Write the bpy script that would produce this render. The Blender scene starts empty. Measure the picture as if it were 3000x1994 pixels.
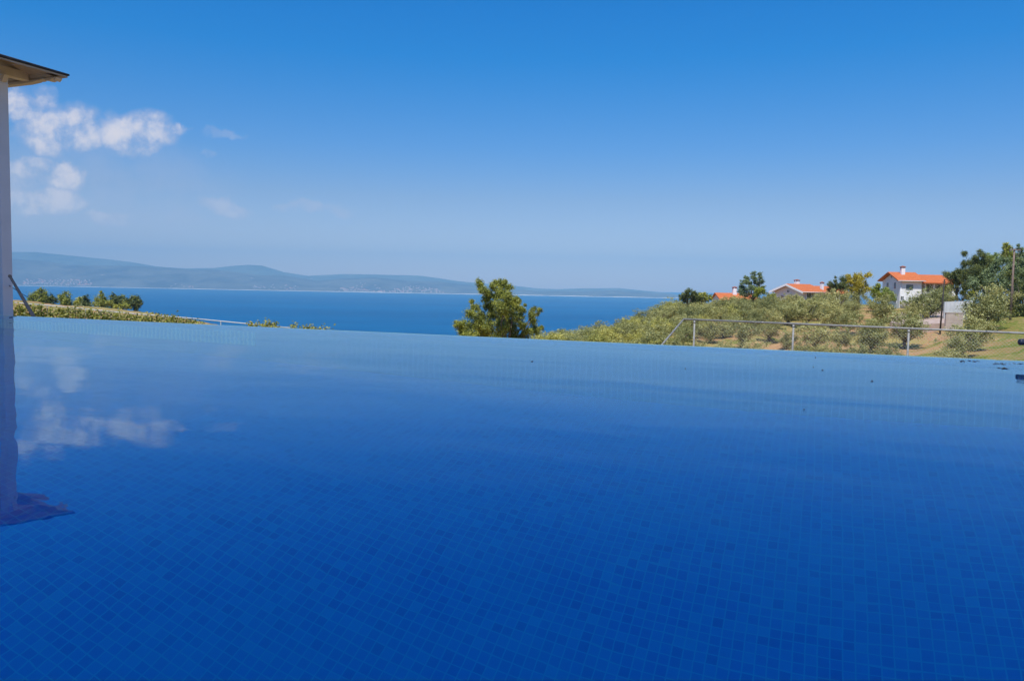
import bpy, bmesh, math, random
import numpy as np
from mathutils import Vector, Matrix

random.seed(7)
RNG = np.random.default_rng(7)
S = bpy.context.scene
COL = S.collection

# ------------------------------------------------------------------ camera
H = 0.20                       # the lens is just above the pool water
F = 2290.0                     # focal length in pixels of a 3000 px wide frame
PITCH = math.radians(3.86)
ROLL = math.radians(1.10)
cam_data = bpy.data.cameras.new('camera')
cam_data.sensor_width = 36.0
cam_data.lens = F / 3000.0 * 36.0
cam_data.clip_start = 0.02
cam_data.clip_end = 90000.0
cam = bpy.data.objects.new('camera', cam_data)
COL.objects.link(cam)
CM = Matrix.Rotation(math.pi / 2 - PITCH, 4, 'X') @ Matrix.Rotation(ROLL, 4, 'Z')
cam.matrix_world = Matrix.Translation((0, 0, H)) @ CM
S.camera = cam
CR = CM.to_3x3()


def ray(px, py):
    """direction seen at a point of the 3000 x 1994 photograph, scaled to y = 1"""
    d = CR @ Vector(((px - 1500.0) / F, -(py - 997.0) / F, -1.0))
    return Vector((d.x / d.y, 1.0, d.z / d.y))


def at(px, py, Y):
    d = ray(px, py)
    return Vector((d.x * Y, Y, H + d.z * Y))


def on_level(px, py, z):
    d = ray(px, py)
    t = (z - H) / d.z
    return Vector((d.x * t, t, z))


def pxs(n, Y):
    """length in metres of n photograph pixels at depth Y"""
    return n * Y / F


# ------------------------------------------------------------------ sun, sky
SUN_EL = math.radians(61)
SUN_DIR = Vector((-0.26, -0.965, 0)).normalized() * math.cos(SUN_EL) + Vector((0, 0, math.sin(SUN_EL)))
sl = bpy.data.lights.new('sun', 'SUN')
sl.energy = 4.8
sl.angle = math.radians(0.5)
sl.color = (1.0, 0.955, 0.88)
sl.cycles.use_multiple_importance_sampling = False
sun = bpy.data.objects.new('sun', sl)
COL.objects.link(sun)
sun.rotation_euler = SUN_DIR.to_track_quat('Z', 'Y').to_euler()

S.view_settings.view_transform = 'Standard'
S.view_settings.look = 'None'
S.view_settings.gamma = 1.0
S.view_settings.exposure = 0.0
S.cycles.use_denoising = True
S.cycles.max_bounces = 8
S.cycles.diffuse_bounces = 3
S.cycles.glossy_bounces = 3
S.cycles.transmission_bounces = 6
S.cycles.transparent_max_bounces = 8
S.cycles.volume_bounces = 0
S.cycles.caustics_refractive = True
S.cycles.caustics_reflective = False
S.cycles.sample_clamp_indirect = 3.0
S.cycles.blur_glossy = 0.5

world = bpy.data.worlds.new('World')
S.world = world
world.use_nodes = True


class NT:
    """small helper for writing node trees"""

    def __init__(self, tree):
        self.t = tree
        tree.nodes.clear()

    def n(self, kind, **kw):
        nd = self.t.nodes.new(kind)
        for k, v in kw.items():
            setattr(nd, k, v)
        return nd

    def put(self, sock, v):
        if hasattr(v, 'is_linked') or hasattr(v, 'links'):
            self.t.links.new(v, sock)
        elif isinstance(v, (tuple, list)) and sock.type == 'RGBA' and len(v) == 3:
            sock.default_value = (*v, 1)
        else:
            sock.default_value = v

    def math(self, op, a, b=0.0, c=None, clamp=False):
        nd = self.n('ShaderNodeMath', operation=op, use_clamp=clamp)
        self.put(nd.inputs[0], a)
        self.put(nd.inputs[1], b)
        if c is not None:
            self.put(nd.inputs[2], c)
        return nd.outputs[0]

    def mix(self, fac, a, b, blend='MIX'):
        nd = self.n('ShaderNodeMix', data_type='RGBA', blend_type=blend)
        nd.clamp_factor = True
        self.put(nd.inputs[0], fac)
        self.put(nd.inputs[6], a)
        self.put(nd.inputs[7], b)
        return nd.outputs[2]

    def ramp(self, fac, stops):
        nd = self.n('ShaderNodeValToRGB')
        cr = nd.color_ramp
        while len(cr.elements) < len(stops):
            cr.elements.new(0.5)
        for e, (p, c) in zip(cr.elements, stops):
            e.position = p
            e.color = (*c, 1) if len(c) == 3 else c
        self.put(nd.inputs[0], fac)
        return nd.outputs[0]

    def noise(self, vec, scale, detail=4, rough=0.5, dist=0.0, dims='3D'):
        nd = self.n('ShaderNodeTexNoise', noise_dimensions=dims)
        if vec is not None:
            self.put(nd.inputs['Vector'], vec)
        nd.inputs['Scale'].default_value = scale
        nd.inputs['Detail'].default_value = detail
        nd.inputs['Roughness'].default_value = rough
        nd.inputs['Distortion'].default_value = dist
        return nd.outputs

    def smooth(self, v, a, b):
        nd = self.n('ShaderNodeMapRange', interpolation_type='SMOOTHSTEP')
        self.put(nd.inputs[0], v)
        nd.inputs[1].default_value = a
        nd.inputs[2].default_value = b
        return nd.outputs[0]


def build_world():
    w = NT(world.node_tree)
    out = w.n('ShaderNodeOutputWorld')
    bg = w.n('ShaderNodeBackground')
    sky = w.n('ShaderNodeTexSky', sky_type='NISHITA')
    sky.sun_disc = False
    sky.sun_elevation = SUN_EL
    sky.sun_rotation = math.atan2(SUN_DIR.x, SUN_DIR.y)
    sky.altitude = 125
    sky.air_density = SKY_AIR
    sky.dust_density = SKY_DUST
    sky.ozone_density = SKY_OZONE
    hs = w.n('ShaderNodeHueSaturation')
    hs.inputs['Saturation'].default_value = SKY_SAT
    hs.inputs['Value'].default_value = 1.0
    w.put(hs.inputs['Color'], sky.outputs[0])
    skyc = hs.outputs[0]
    tc = w.n('ShaderNodeTexCoord')
    sep = w.n('ShaderNodeSeparateXYZ')
    w.put(sep.inputs[0], tc.outputs['Generated'])
    X, Y, Z = sep.outputs
    # polarised zenith: the sky deepens with height
    k = w.ramp(w.math('MULTIPLY', Z, 2.0, clamp=True), SKY_RAMP)
    sc = w.n('ShaderNodeVectorMath', operation='SCALE')
    w.put(sc.inputs[0], k)
    sc.inputs[3].default_value = 2.0
    skyc = w.mix(1.0, skyc, sc.outputs[0], 'MULTIPLY')
    ys = w.math('MAXIMUM', Y, 0.02)
    u = w.math('DIVIDE', X, ys)
    v = w.math('DIVIDE', Z, ys)
    comb = w.n('ShaderNodeCombineXYZ')
    w.put(comb.inputs[0], u)
    w.put(comb.inputs[1], v)
    n1 = w.noise(comb.outputs[0], 16, 5, 0.6)
    off = w.n('ShaderNodeSeparateColor')
    w.put(off.inputs[0], n1['Color'])
    du = w.math('MULTIPLY_ADD', off.outputs[0], 0.085, -0.0425)
    dv = w.math('MULTIPLY_ADD', off.outputs[1], 0.055, -0.0275)
    uu = w.math('ADD', u, du)
    vv = w.math('ADD', v, dv)
    acc = None
    for (x0, y0, x1, y1, a) in CLOUDS:
        c = ray((x0 + x1) / 2, (y0 + y1) / 2)
        r0 = ray(x0, (y0 + y1) / 2)
        r1 = ray((x0 + x1) / 2, y0)
        rx = abs(c.x - r0.x)
        ry = abs(r1.z - c.z)
        ex = w.math('MULTIPLY_ADD', uu, 1 / rx, -c.x / rx)
        ey = w.math('MULTIPLY_ADD', vv, 1 / ry, -c.z / ry)
        d = w.math('ADD', w.math('POWER', w.math('ABSOLUTE', ex), 2.0), w.math('POWER', w.math('ABSOLUTE', ey), 2.0))
        m = w.math('MULTIPLY', w.smooth(w.math('SUBTRACT', 1.0, d), -0.9, 0.75), a)
        acc = m if acc is None else w.math('MAXIMUM', acc, m)
    n2 = w.noise(comb.outputs[0], 24, 6, 0.6)['Fac']
    dens = w.math('MULTIPLY', acc, w.smooth(n2, 0.2, 0.66))
    dens = w.math('MULTIPLY', dens, w.smooth(Y, 0.02, 0.1), clamp=True)
    lit = w.smooth(w.math('MULTIPLY', dens, w.math('ADD', 0.5, w.noise(comb.outputs[0], 38, 4, 0.6)['Fac'])), 0.25, 0.85)
    skyc = w.mix(dens, skyc, w.mix(lit, (5.9, 6.0, 7.4), CLOUD_COL))
    w.put(bg.inputs['Color'], skyc)
    bg.inputs['Strength'].default_value = SKY_STRENGTH
    w.t.links.new(bg.outputs[0], out.inputs[0])


SKY_STRENGTH = 0.10
SKY_AIR, SKY_DUST, SKY_OZONE = 1.0, 0.5, 3.0
SKY_SAT = 1.18
# half the factor on the sky colour, by twice the sine of the elevation (0 .. 0.5)
SKY_RAMP = [(0.0, (0.72, 0.60, 0.72)), (0.08, (0.64, 0.53, 0.62)), (0.22, (0.50, 0.48, 0.575)), (0.34, (0.30, 0.475, 0.66)), (0.55, (0.05, 0.48, 0.75)), (0.8, (0.0, 0.485, 0.82))]
CLOUD_COL = (8.5, 8.0, 8.4)
CLOUDS = [(20, 255, 150, 350, .95), (60, 315, 295, 455, 1.0), (280, 330, 505, 445, 1.0), (490, 360, 555, 392, .9),
          (590, 378, 700, 402, .3), (588, 440, 626, 463, .35), (0, 450, 160, 530, .8), (105, 485, 270, 565, 1.0),
          (-20, 555, 240, 630, .85), (590, 585, 725, 628, .55), (820, 592, 935, 622, .5), (940, 592, 1050, 622, .5),
          (210, 622, 440, 675, .6), (-60, 470, 130, 620, .6), (480, 640, 620, 668, .3), (-200, 400, 620, 780, .24)]
build_world()

# ------------------------------------------------------------------ helpers


def mat(name):
    m = bpy.data.materials.new(name)
    m.use_nodes = True
    return m, NT(m.node_tree)


def finish(t, shader, disp=None):
    out = t.n('ShaderNodeOutputMaterial')
    t.t.links.new(shader, out.inputs[0])


def principled(t, col, rough=0.6, bump=None, spec=0.4, metal=0.0):
    p = t.n('ShaderNodeBsdfPrincipled')
    t.put(p.inputs['Base Color'], col)
    t.put(p.inputs['Roughness'], rough)
    p.inputs['Specular IOR Level'].default_value = spec
    p.inputs['Metallic'].default_value = metal
    if bump is not None:
        t.put(p.inputs['Normal'], bump)
    return p.outputs[0]


def bumped(t, h, strength=0.5, dist=0.01):
    b = t.n('ShaderNodeBump')
    b.inputs['Strength'].default_value = strength
    b.inputs['Distance'].default_value = dist
    t.put(b.inputs['Height'], h)
    return b.outputs[0]


def noisy(name, c1, c2, scale=3.0, rough=0.7, bump=0.0, bscale=20, spec=0.3, metal=0.0, coord='Object', bdist=.01):
    m, t = mat(name)
    tc = t.n('ShaderNodeTexCoord').outputs[coord]
    n = t.noise(tc, scale, 5, 0.6)['Fac']
    c = t.ramp(n, [(0.3, c1), (0.7, c2)])
    b = bumped(t, t.noise(tc, bscale, 4)['Fac'], bump, bdist) if bump else None
    finish(t, principled(t, c, rough, b, spec, metal))
    return m


def leafmat(name, dark, mid, light, trans=0.35, rough=0.55):
    """each leaf its own tone, whole clumps greener or yellower, each tree its own cast"""
    m, t = mat(name)
    geo = t.n('ShaderNodeNewGeometry')
    oi = t.n('ShaderNodeObjectInfo')
    tc = t.n('ShaderNodeTexCoord')
    cl = t.noise(tc.outputs['Object'], 1.3, 2)['Fac']
    k = t.math('ADD', t.math('MULTIPLY', geo.outputs['Random Per Island'], 0.62), t.math('MULTIPLY_ADD', cl, 1.1, -0.36), clamp=True)
    c = t.ramp(k, [(0.0, dark), (0.5, mid), (1.0, light)])
    tone = t.math('MULTIPLY_ADD', oi.outputs['Random'], 0.40, 0.80)
    tn = t.n('ShaderNodeCombineColor')
    t.put(tn.inputs[0], t.math('MULTIPLY_ADD', oi.outputs['Random'], 0.50, 0.76))
    t.put(tn.inputs[1], tone)
    t.put(tn.inputs[2], tone)
    c = t.mix(1.0, c, tn.outputs[0], 'MULTIPLY')
    d = t.n('ShaderNodeBsdfDiffuse')
    t.put(d.inputs[0], c)
    tr = t.n('ShaderNodeBsdfTranslucent')
    t.put(tr.inputs[0], t.mix(1.0, c, (1.25, 1.2, 0.6), 'MULTIPLY'))
    mx = t.n('ShaderNodeMixShader')
    mx.inputs[0].default_value = trans
    t.t.links.new(d.outputs[0], mx.inputs[1])
    t.t.links.new(tr.outputs[0], mx.inputs[2])
    g = t.n('ShaderNodeBsdfGlossy')
    g.inputs['Roughness'].default_value = rough
    t.put(g.inputs[0], (1, 1, 1))
    mx2 = t.n('ShaderNodeMixShader')
    mx2.inputs[0].default_value = 0.03
    t.t.links.new(mx.outputs[0], mx2.inputs[1])
    t.t.links.new(g.outputs[0], mx2.inputs[2])
    finish(t, mx2.outputs[0])
    return m


def tag(o, label=None, cat=None, group=None, kind=None):
    if label:
        o['label'] = label
    if cat:
        o['category'] = cat
    if group:
        o['group'] = group
    if kind:
        o['kind'] = kind
    return o


def link(name, me, m=None, parent=None, loc=None):
    o = bpy.data.objects.new(name, me)
    COL.objects.link(o)
    if m is not None:
        for mm in (m if isinstance(m, (list, tuple)) else [m]):
            me.materials.append(mm)
    if loc is not None:
        o.location = loc
    if parent is not None:
        o.parent = parent
    return o


def empty(name, loc=(0, 0, 0), rz=0.0, label=None, cat=None, group=None):
    o = bpy.data.objects.new(name, None)
    COL.objects.link(o)
    o.location = loc
    o.rotation_euler = (0, 0, rz)
    o.empty_display_size = 0.3
    return tag(o, label, cat, group)


class MB:
    """collects vertices and faces of one mesh"""

    def __init__(self):
        self.v, self.f, self.mi = [], [], []

    def add(self, vs, fs, mi=0):
        b = len(self.v)
        self.v += [tuple(p) for p in vs]
        self.f += [tuple(b + i for i in f) for f in fs]
        self.mi += [mi] * len(fs)

    def box(self, a, b, mi=0, M=None):
        (x0, y0, z0), (x1, y1, z1) = a, b
        vs = [Vector(p) for p in ((x0, y0, z0), (x1, y0, z0), (x1, y1, z0), (x0, y1, z0),
                                  (x0, y0, z1), (x1, y0, z1), (x1, y1, z1), (x0, y1, z1))]
        if M is not None:
            vs = [M @ p for p in vs]
        self.add(vs, [(0, 3, 2, 1), (4, 5, 6, 7), (0, 1, 5, 4), (1, 2, 6, 5), (2, 3, 7, 6), (3, 0, 4, 7)], mi)

    def tube(self, pts, radii, seg=8, cap=True, mi=0):
        pts = [Vector(p) for p in pts]
        if not isinstance(radii, (list, tuple)):
            radii = [radii] * len(pts)
        rings = []
        up = Vector((0, 0, 1))
        for i, p in enumerate(pts):
            d = (pts[min(i + 1, len(pts) - 1)] - pts[max(i - 1, 0)])
            if d.length < 1e-9:
                d = Vector((0, 0, 1))
            d.normalize()
            a = d.cross(up)
            if a.length < 0.05:
                a = d.cross(Vector((1, 0, 0)))
            a.normalize()
            b = d.cross(a)
            rings.append([p + (a * math.cos(2 * math.pi * k / seg) + b * math.sin(2 * math.pi * k / seg)) * radii[i] for k in range(seg)])
        vs = [q for r in rings for q in r]
        fs = []
        for i in range(len(rings) - 1):
            for k in range(seg):
                k2 = (k + 1) % seg
                fs.append((i * seg + k, i * seg + k2, (i + 1) * seg + k2, (i + 1) * seg + k))
        if cap:
            fs.append(tuple(range(seg))[::-1])
            fs.append(tuple((len(rings) - 1) * seg + k for k in range(seg)))
        self.add(vs, fs, mi)

    def prism(self, poly, thick, M=None, mi=0):
        """polygon in local xz plane extruded along y by thick"""
        n = len(poly)
        vs = [Vector((x, 0, z)) for x, z in poly] + [Vector((x, thick, z)) for x, z in poly]
        if M is not None:
            vs = [M @ p for p in vs]
        fs = [tuple(range(n)), tuple(range(2 * n - 1, n - 1, -1))]
        fs += [(i, i + n, (i + 1) % n + n, (i + 1) % n) for i in range(n)]
        self.add(vs, fs, mi)

    def mesh(self, name, smooth=False):
        me = bpy.data.meshes.new(name)
        me.from_pydata(self.v, [], self.f)
        if any(self.mi):
            me.polygons.foreach_set('material_index', self.mi)
        if smooth:
            me.polygons.foreach_set('use_smooth', [True] * len(self.f))
        me.update()
        return me

    def build(self, name, m, parent=None, smooth=False, bevel=0.0, loc=None):
        me = self.mesh(name, smooth)
        bm = bmesh.new()
        bm.from_mesh(me)
        bmesh.ops.recalc_face_normals(bm, faces=bm.faces)
        if bevel:
            bmesh.ops.bevel(bm, geom=bm.edges[:], offset=bevel, segments=2, affect='EDGES', profile=0.5)
        bm.to_mesh(me)
        bm.free()
        return link(name, me, m, parent, loc)


def leaves_mesh(name, C, N, size, aspect=0.5, upright=None):
    """one small bent leaf (two triangles) per point of C, normal N; size array"""
    n = len(C)
    N = N / (np.linalg.norm(N, axis=1, keepdims=True) + 1e-9)
    R = RNG.normal(size=(n, 3))
    if upright is not None:
        R = R * (1 - upright) + np.array([0, 0, 1.0]) * upright
    T = R - (R * N).sum(1, keepdims=True) * N
    T /= (np.linalg.norm(T, axis=1, keepdims=True) + 1e-9)
    B = np.cross(N, T)
    s = np.asarray(size).reshape(-1, 1)
    v = np.empty((n, 4, 3), dtype=np.float32)
    v[:, 0] = C - T * s * 0.5
    v[:, 1] = C + B * s * 0.5 * aspect + N * s * 0.08
    v[:, 2] = C + T * s * 0.5
    v[:, 3] = C - B * s * 0.5 * aspect + N * s * 0.08
    me = bpy.data.meshes.new(name)
    me.vertices.add(n * 4)
    me.vertices.foreach_set('co', v.reshape(-1))
    me.loops.add(n * 4)
    me.loops.foreach_set('vertex_index', np.arange(n * 4, dtype=np.int32))
    me.polygons.add(n)
    me.polygons.foreach_set('loop_start', np.arange(0, n * 4, 4, dtype=np.int32))
    me.polygons.foreach_set('loop_total', np.full(n, 4, dtype=np.int32))
    me.update(calc_edges=True)
    me.validate()
    return me


def clump_points(centres, radii, cov, leaf, aspect, flat=1.0):
    """leaf positions spread through soft-edged clumps; cov = leaf area over clump area"""
    C, N = [], []
    la = 0.5 * leaf * leaf * aspect
    for c, r in zip(centres, radii):
        k = max(5, int(cov * math.pi * r * r / la))
        d = RNG.normal(size=(k, 3))
        d /= np.linalg.norm(d, axis=1, keepdims=True)
        rr = r * np.abs(RNG.normal(0.70, 0.42, size=(k, 1)))
        p = d * rr
        p[:, 2] *= flat
        C.append(np.array(c)[None] + p)
        N.append(d + RNG.normal(size=(k, 3)) * 0.6)
    return np.concatenate(C), np.concatenate(N)


# ------------------------------------------------------------------ materials
M_olive = leafmat('olive_leaf', (0.05, 0.055, 0.02), (0.33, 0.325, 0.10), (0.78, 0.75, 0.34), 0.2)  # leaf tones spread wide, so crown highlights and shade are partly painted in
M_olivey = leafmat('young_olive_leaf', (0.07, 0.075, 0.015), (0.42, 0.40, 0.08), (0.85, 0.78, 0.25), 0.2)
M_pine = leafmat('pine_needle', (0.035, 0.055, 0.01), (0.27, 0.30, 0.04), (0.72, 0.66, 0.10), 0.22)
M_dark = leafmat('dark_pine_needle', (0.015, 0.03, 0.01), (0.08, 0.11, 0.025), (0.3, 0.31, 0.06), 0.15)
M_green = leafmat('fresh_leaf', (0.06, 0.09, 0.015), (0.24, 0.31, 0.055), (0.5, 0.56, 0.13), 0.35)
M_cedar = leafmat('cedar_needle', (0.05, 0.08, 0.035), (0.21, 0.27, 0.11), (0.46, 0.52, 0.19), 0.2)
M_yellow = leafmat('yellow_leaf', (0.14, 0.11, 0.01), (0.68, 0.52, 0.03), (0.95, 0.75, 0.07), 0.35)
M_lime = leafmat('lime_leaf', (0.10, 0.12, 0.01), (0.28, 0.32, 0.02), (0.5, 0.52, 0.06), 0.4)
M_vine = leafmat('vine_leaf', (0.05, 0.055, 0.008), (0.24, 0.24, 0.025), (0.62, 0.55, 0.09), 0.35)
M_bark = noisy('bark', (0.09, 0.065, 0.045), (0.22, 0.18, 0.14), 6, 0.9, 0.6, 25)
M_white = noisy('white_render', (0.80, 0.79, 0.78), (0.90, 0.89, 0.88), 1.2, 0.8, 0.15, 30)
M_cream = noisy('cream_render', (0.60, 0.57, 0.54), (0.72, 0.69, 0.65), 1.0, 0.8, 0.15, 30)
M_wood = noisy('stained_wood', (0.30, 0.25, 0.18), (0.42, 0.36, 0.27), 5, 0.7, 0.2, 30)
M_beam = noisy('painted_beam', (0.42, 0.37, 0.28), (0.54, 0.48, 0.37), 4, 0.6, 0.1, 30)
M_post = noisy('painted_post', (0.50, 0.54, 0.57), (0.58, 0.61, 0.63), 3, 0.5, 0.1, 20)
M_galv = noisy('galvanised_steel', (0.20, 0.20, 0.185), (0.36, 0.35, 0.33), 14, 0.6, 0.2, 60, 0.4, 0.2)
M_wire = noisy('galvanised_wire', (0.45, 0.45, 0.43), (0.6, 0.6, 0.58), 10, 0.5)
M_darkmetal = noisy('dark_steel', (0.018, 0.018, 0.024), (0.035, 0.032, 0.036), 8, 0.7, 0.1, 40, 0.25)
M_polewood = noisy('weathered_pole', (0.16, 0.11, 0.085), (0.28, 0.20, 0.16), 4, 0.85, 0.3, 20)
M_blackpole = noisy('tarred_pole', (0.025, 0.02, 0.018), (0.06, 0.05, 0.04), 4, 0.7, 0.3, 20)
M_glassd = noisy('window_pane', (0.02, 0.03, 0.035), (0.05, 0.06, 0.07), 1, 0.12, 0, 10, 0.8)
M_shut = noisy('louvred_shutter', (0.16, 0.20, 0.18), (0.24, 0.28, 0.26), 3, 0.6)
M_conc = noisy('concrete_block', (0.42, 0.33, 0.27), (0.56, 0.46, 0.38), 1.5, 0.9, 0.3, 12)
M_concw = noisy('limewashed_wall', (0.50, 0.50, 0.49), (0.66, 0.65, 0.64), 1.2, 0.85, 0.2, 12)
M_rubber = noisy('blue_black_rubber', (0.012, 0.016, 0.03), (0.03, 0.035, 0.06), 9, 0.45, 0.1, 40, 0.4)
M_leafrefl = noisy('fallen_leaf_and_reflection', (0.02, 0.02, 0.012), (0.06, 0.05, 0.02), 12, 0.7)  # floating leaves, and the flakes that stand in for dark reflections
M_roofdark = noisy('dark_shingle', (0.02, 0.022, 0.022), (0.05, 0.05, 0.05), 9, 0.9, 0.4, 40)


def roof_tile(name, c1, c2):
    m, t = mat(name)
    tc = t.n('ShaderNodeTexCoord').outputs['Object']
    sp = t.n('ShaderNodeSeparateXYZ')
    t.put(sp.inputs[0], tc)
    rows = t.math('FRACT', t.math('MULTIPLY', sp.outputs[2], 5.5))
    cols = t.math('SINE', t.math('MULTIPLY', sp.outputs[0], 2 * math.pi / 0.24))
    n = t.noise(tc, 2.4, 6, 0.7)['Fac']
    n2 = t.noise(tc, 9, 2)['Fac']
    c = t.ramp(t.math('ADD', t.math('MULTIPLY', n, .6), t.math('MULTIPLY', n2, .4)), [(0.35, c1), (0.65, c2)])
    h = t.math('ADD', t.math('MULTIPLY', rows, 0.5), t.math('MULTIPLY', cols, 0.5))
    finish(t, principled(t, c, 0.8, bumped(t, h, 0.8, 0.05), 0.2))
    return m


M_roof = roof_tile('clay_roof_tile', (0.50, 0.12, 0.04), (0.72, 0.22, 0.075))


def make_ground_mat():
    m, t = mat('dry_soil_and_grass')
    tc = t.n('ShaderNodeTexCoord').outputs['Object']
    n1 = t.noise(tc, 0.11, 6, 0.6)['Fac']
    n2 = t.noise(tc, 1.7, 5, 0.65)['Fac']
    n3 = t.noise(tc, 9.0, 3, 0.6)['Fac']
    soil = t.ramp(n2, [(0.3, (0.36, 0.19, 0.085)), (0.7, (0.56, 0.34, 0.17))])
    dry = t.ramp(n3, [(0.3, (0.26, 0.20, 0.06)), (0.7, (0.46, 0.37, 0.13))])
    grn = t.ramp(n3, [(0.3, (0.09, 0.12, 0.015)), (0.7, (0.22, 0.24, 0.04))])
    sp = t.n('ShaderNodeSeparateXYZ')
    t.put(sp.inputs[0], tc)
    k = t.math('ADD', t.math('MULTIPLY', n1, 0.75), t.math('MULTIPLY', n2, 0.25))
    c = t.mix(t.smooth(k, 0.46, 0.54), soil, dry)
    # the meadow on the right-hand slope is greener
    right = t.smooth(t.math('SUBTRACT', sp.outputs[0], t.math('MULTIPLY', sp.outputs[1], 0.58)), -2, 6)
    g = t.math('ADD', t.smooth(t.noise(tc, 0.16, 5, 0.6, 0.4)['Fac'], 0.52, 0.64), t.math('MULTIPLY', right, t.smooth(n2, 0.35, 0.6)), clamp=True)
    c = t.mix(g, c, grn)
    finish(t, principled(t, c, 0.95, bumped(t, n3, 0.6, 0.08), 0.1))
    return m


M_ground = make_ground_mat()

# ------------------------------------------------------------------ terrain
YR = [-60, 2, 8, 20, 35, 60, 75, 90, 105, 120, 145, 200, 250, 400, 700, 1150, 1500]
UC = [-3.0, -.75, -.64, -.47, -.40, -.30, -.15, 0.0, .10, .20, .30, .40, .50, .60, .68, .9, 3.0]
TAIL = [-34, -62, -118, -140]
TB = {
    -3.0: [-2.5, -2.5, -1.6, -2.2, -2.2, -2.2, -2.4, -2.6, -2.8, -3.0, -3.4, -4.0, -6],
    -.75: [-2.5, -2.5, -1.6, -2.2, -2.2, -2.2, -2.4, -2.6, -2.8, -3.0, -3.3, -3.8, -6],
    -.64: [-2.5, -2.5, -1.6, -2.2, -2.2, -2.2, -2.4, -2.6, -2.8, -3.0, -3.4, -4.0, -6],
    -.47: [-2.5, -2.5, -1.6, -2.3, -2.5, -2.7, -2.9, -3.3, -3.7, -4.2, -4.9, -6.3, -9],
    -.40: [-2.5, -2.5, -1.6, -2.4, -2.8, -3.3, -3.8, -4.3, -4.9, -5.4, -6.4, -8.7, -12],
    -.30: [-2.5, -2.5, -1.6, -2.6, -3.2, -4.0, -4.8, -5.6, -6.4, -7.2, -8.8, -12, -16],
    -.15: [-2.5, -2.5, -1.6, -2.7, -3.8, -5.0, -6.0, -7.2, -8.4, -9.6, -11.6, -16, -20],
    0.0: [-2.5, -2.5, -1.6, -2.7, -4.2, -5.8, -6.8, -7.8, -8.8, -10, -12, -17, -21],
    .10: [-2.5, -2.5, -1.6, -2.6, -4.5, -6.0, -6.3, -6.2, -6.4, -7.0, -9.5, -16, -21],
    .20: [-2.5, -2.5, -1.6, -2.2, -4.4, -6.0, -6.0, -5.5, -4.7, -3.9, -3.7, -9, -16],
    .30: [-2.5, -2.5, -1.6, -1.9, -4.2, -5.9, -5.9, -5.5, -4.2, -3.3, -2.2, -3.0, -8],
    .40: [-2.5, -2.5, -1.6, -1.85, -4.2, -5.8, -5.9, -5.5, -3.8, -2.7, -1.7, -1.2, -4],
    .50: [-2.5, -2.5, -1.6, -1.85, -4.0, -5.6, -5.8, -5.3, -3.6, -2.5, -1.2, -0.4, -2],
    .60: [-2.5, -2.5, -1.6, -1.85, -3.8, -4.6, -4.6, -4.0, -2.9, -2.0, -0.9, -0.1, -1],
    .68: [-2.5, -2.5, -1.6, -1.85, -3.4, -3.9, -3.7, -3.0, -2.2, -1.6, -0.8, 0.0, 0],
    .9: [-2.5, -2.5, -1.6, -1.85, -3.0, -3.3, -3.0, -2.4, -1.8, -1.3, -0.6, 0.5, 1],
    3.0: [-2.5, -2.5, -1.6, -1.85, -3.0, -3.0, -2.8, -2.2, -1.6, -1.2, -0.4, 1.0, 2],
}
TT = np.array([[z_ - (0.0074 * y_ if 10 < y_ < 260 else 0) for z_, y_ in zip(TB[u] + TAIL, YR)] for u in UC])


def smooth_interp(x, xs):
    """index and smoothed weight of x among xs"""
    i = int(np.clip(np.searchsorted(xs, x) - 1, 0, len(xs) - 2))
    w = (x - xs[i]) / (xs[i + 1] - xs[i])
    return i, min(max(w, 0.0), 1.0)


def ground_z(x, y):
    u = x / max(y, 8.0) if y > 8 else x / 8.0
    i, a = smooth_interp(u, UC)
    j, b = smooth_interp(y, YR)
    z = (TT[i, j] * (1 - a) + TT[i + 1, j] * a) * (1 - b) + (TT[i, j + 1] * (1 - a) + TT[i + 1, j + 1] * a) * b
    k = min(max((y - 30) / 60, 0), 1)
    z += k * (0.16 * math.sin(x * .31 + y * .17) + 0.12 * math.sin(x * .73 - y * .41 + 1.0) + .06 * math.sin(x * 1.9 + y * 1.3))
    return z


def on_ground(px, py, lo=25.0, hi=240.0):
    """first point of the ground seen at a point of the photograph"""
    d = ray(px, py)
    y = lo
    while y < hi:
        z = H + d.z * y
        if z <= ground_z(d.x * y, y):
            break
        y += 0.25
    return Vector((d.x * y, y, ground_z(d.x * y, y)))


def make_terrain():
    us = list(np.linspace(-3, -.8, 24)[:-1]) + list(np.linspace(-.8, .8, 210)) + list(np.linspace(.8, 3, 24)[1:])
    ys = [-60, -30, -10, 2, 5, 8] + list(np.exp(np.linspace(math.log(8.8), math.log(260), 150))) + list(np.exp(np.linspace(math.log(280), math.log(1500), 40)))
    v, f = [], []
    for y in ys:
        sc = max(y, 8.0)
        for u in us:
            x = u * sc
            v.append((x, y, ground_z(x, y)))
    n = len(us)
    for j in range(len(ys) - 1):
        for i in range(n - 1):
            a = j * n + i
            f.append((a, a + 1, a + n + 1, a + n))
    me = bpy.data.meshes.new('ground')
    me.from_pydata(v, [], f)
    me.polygons.foreach_set('use_smooth', [True] * len(f))
    tag(link('ground', me, M_ground), kind='structure')


make_terrain()

# ------------------------------------------------------------------ sea and far coast
SEA = -125.0


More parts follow.
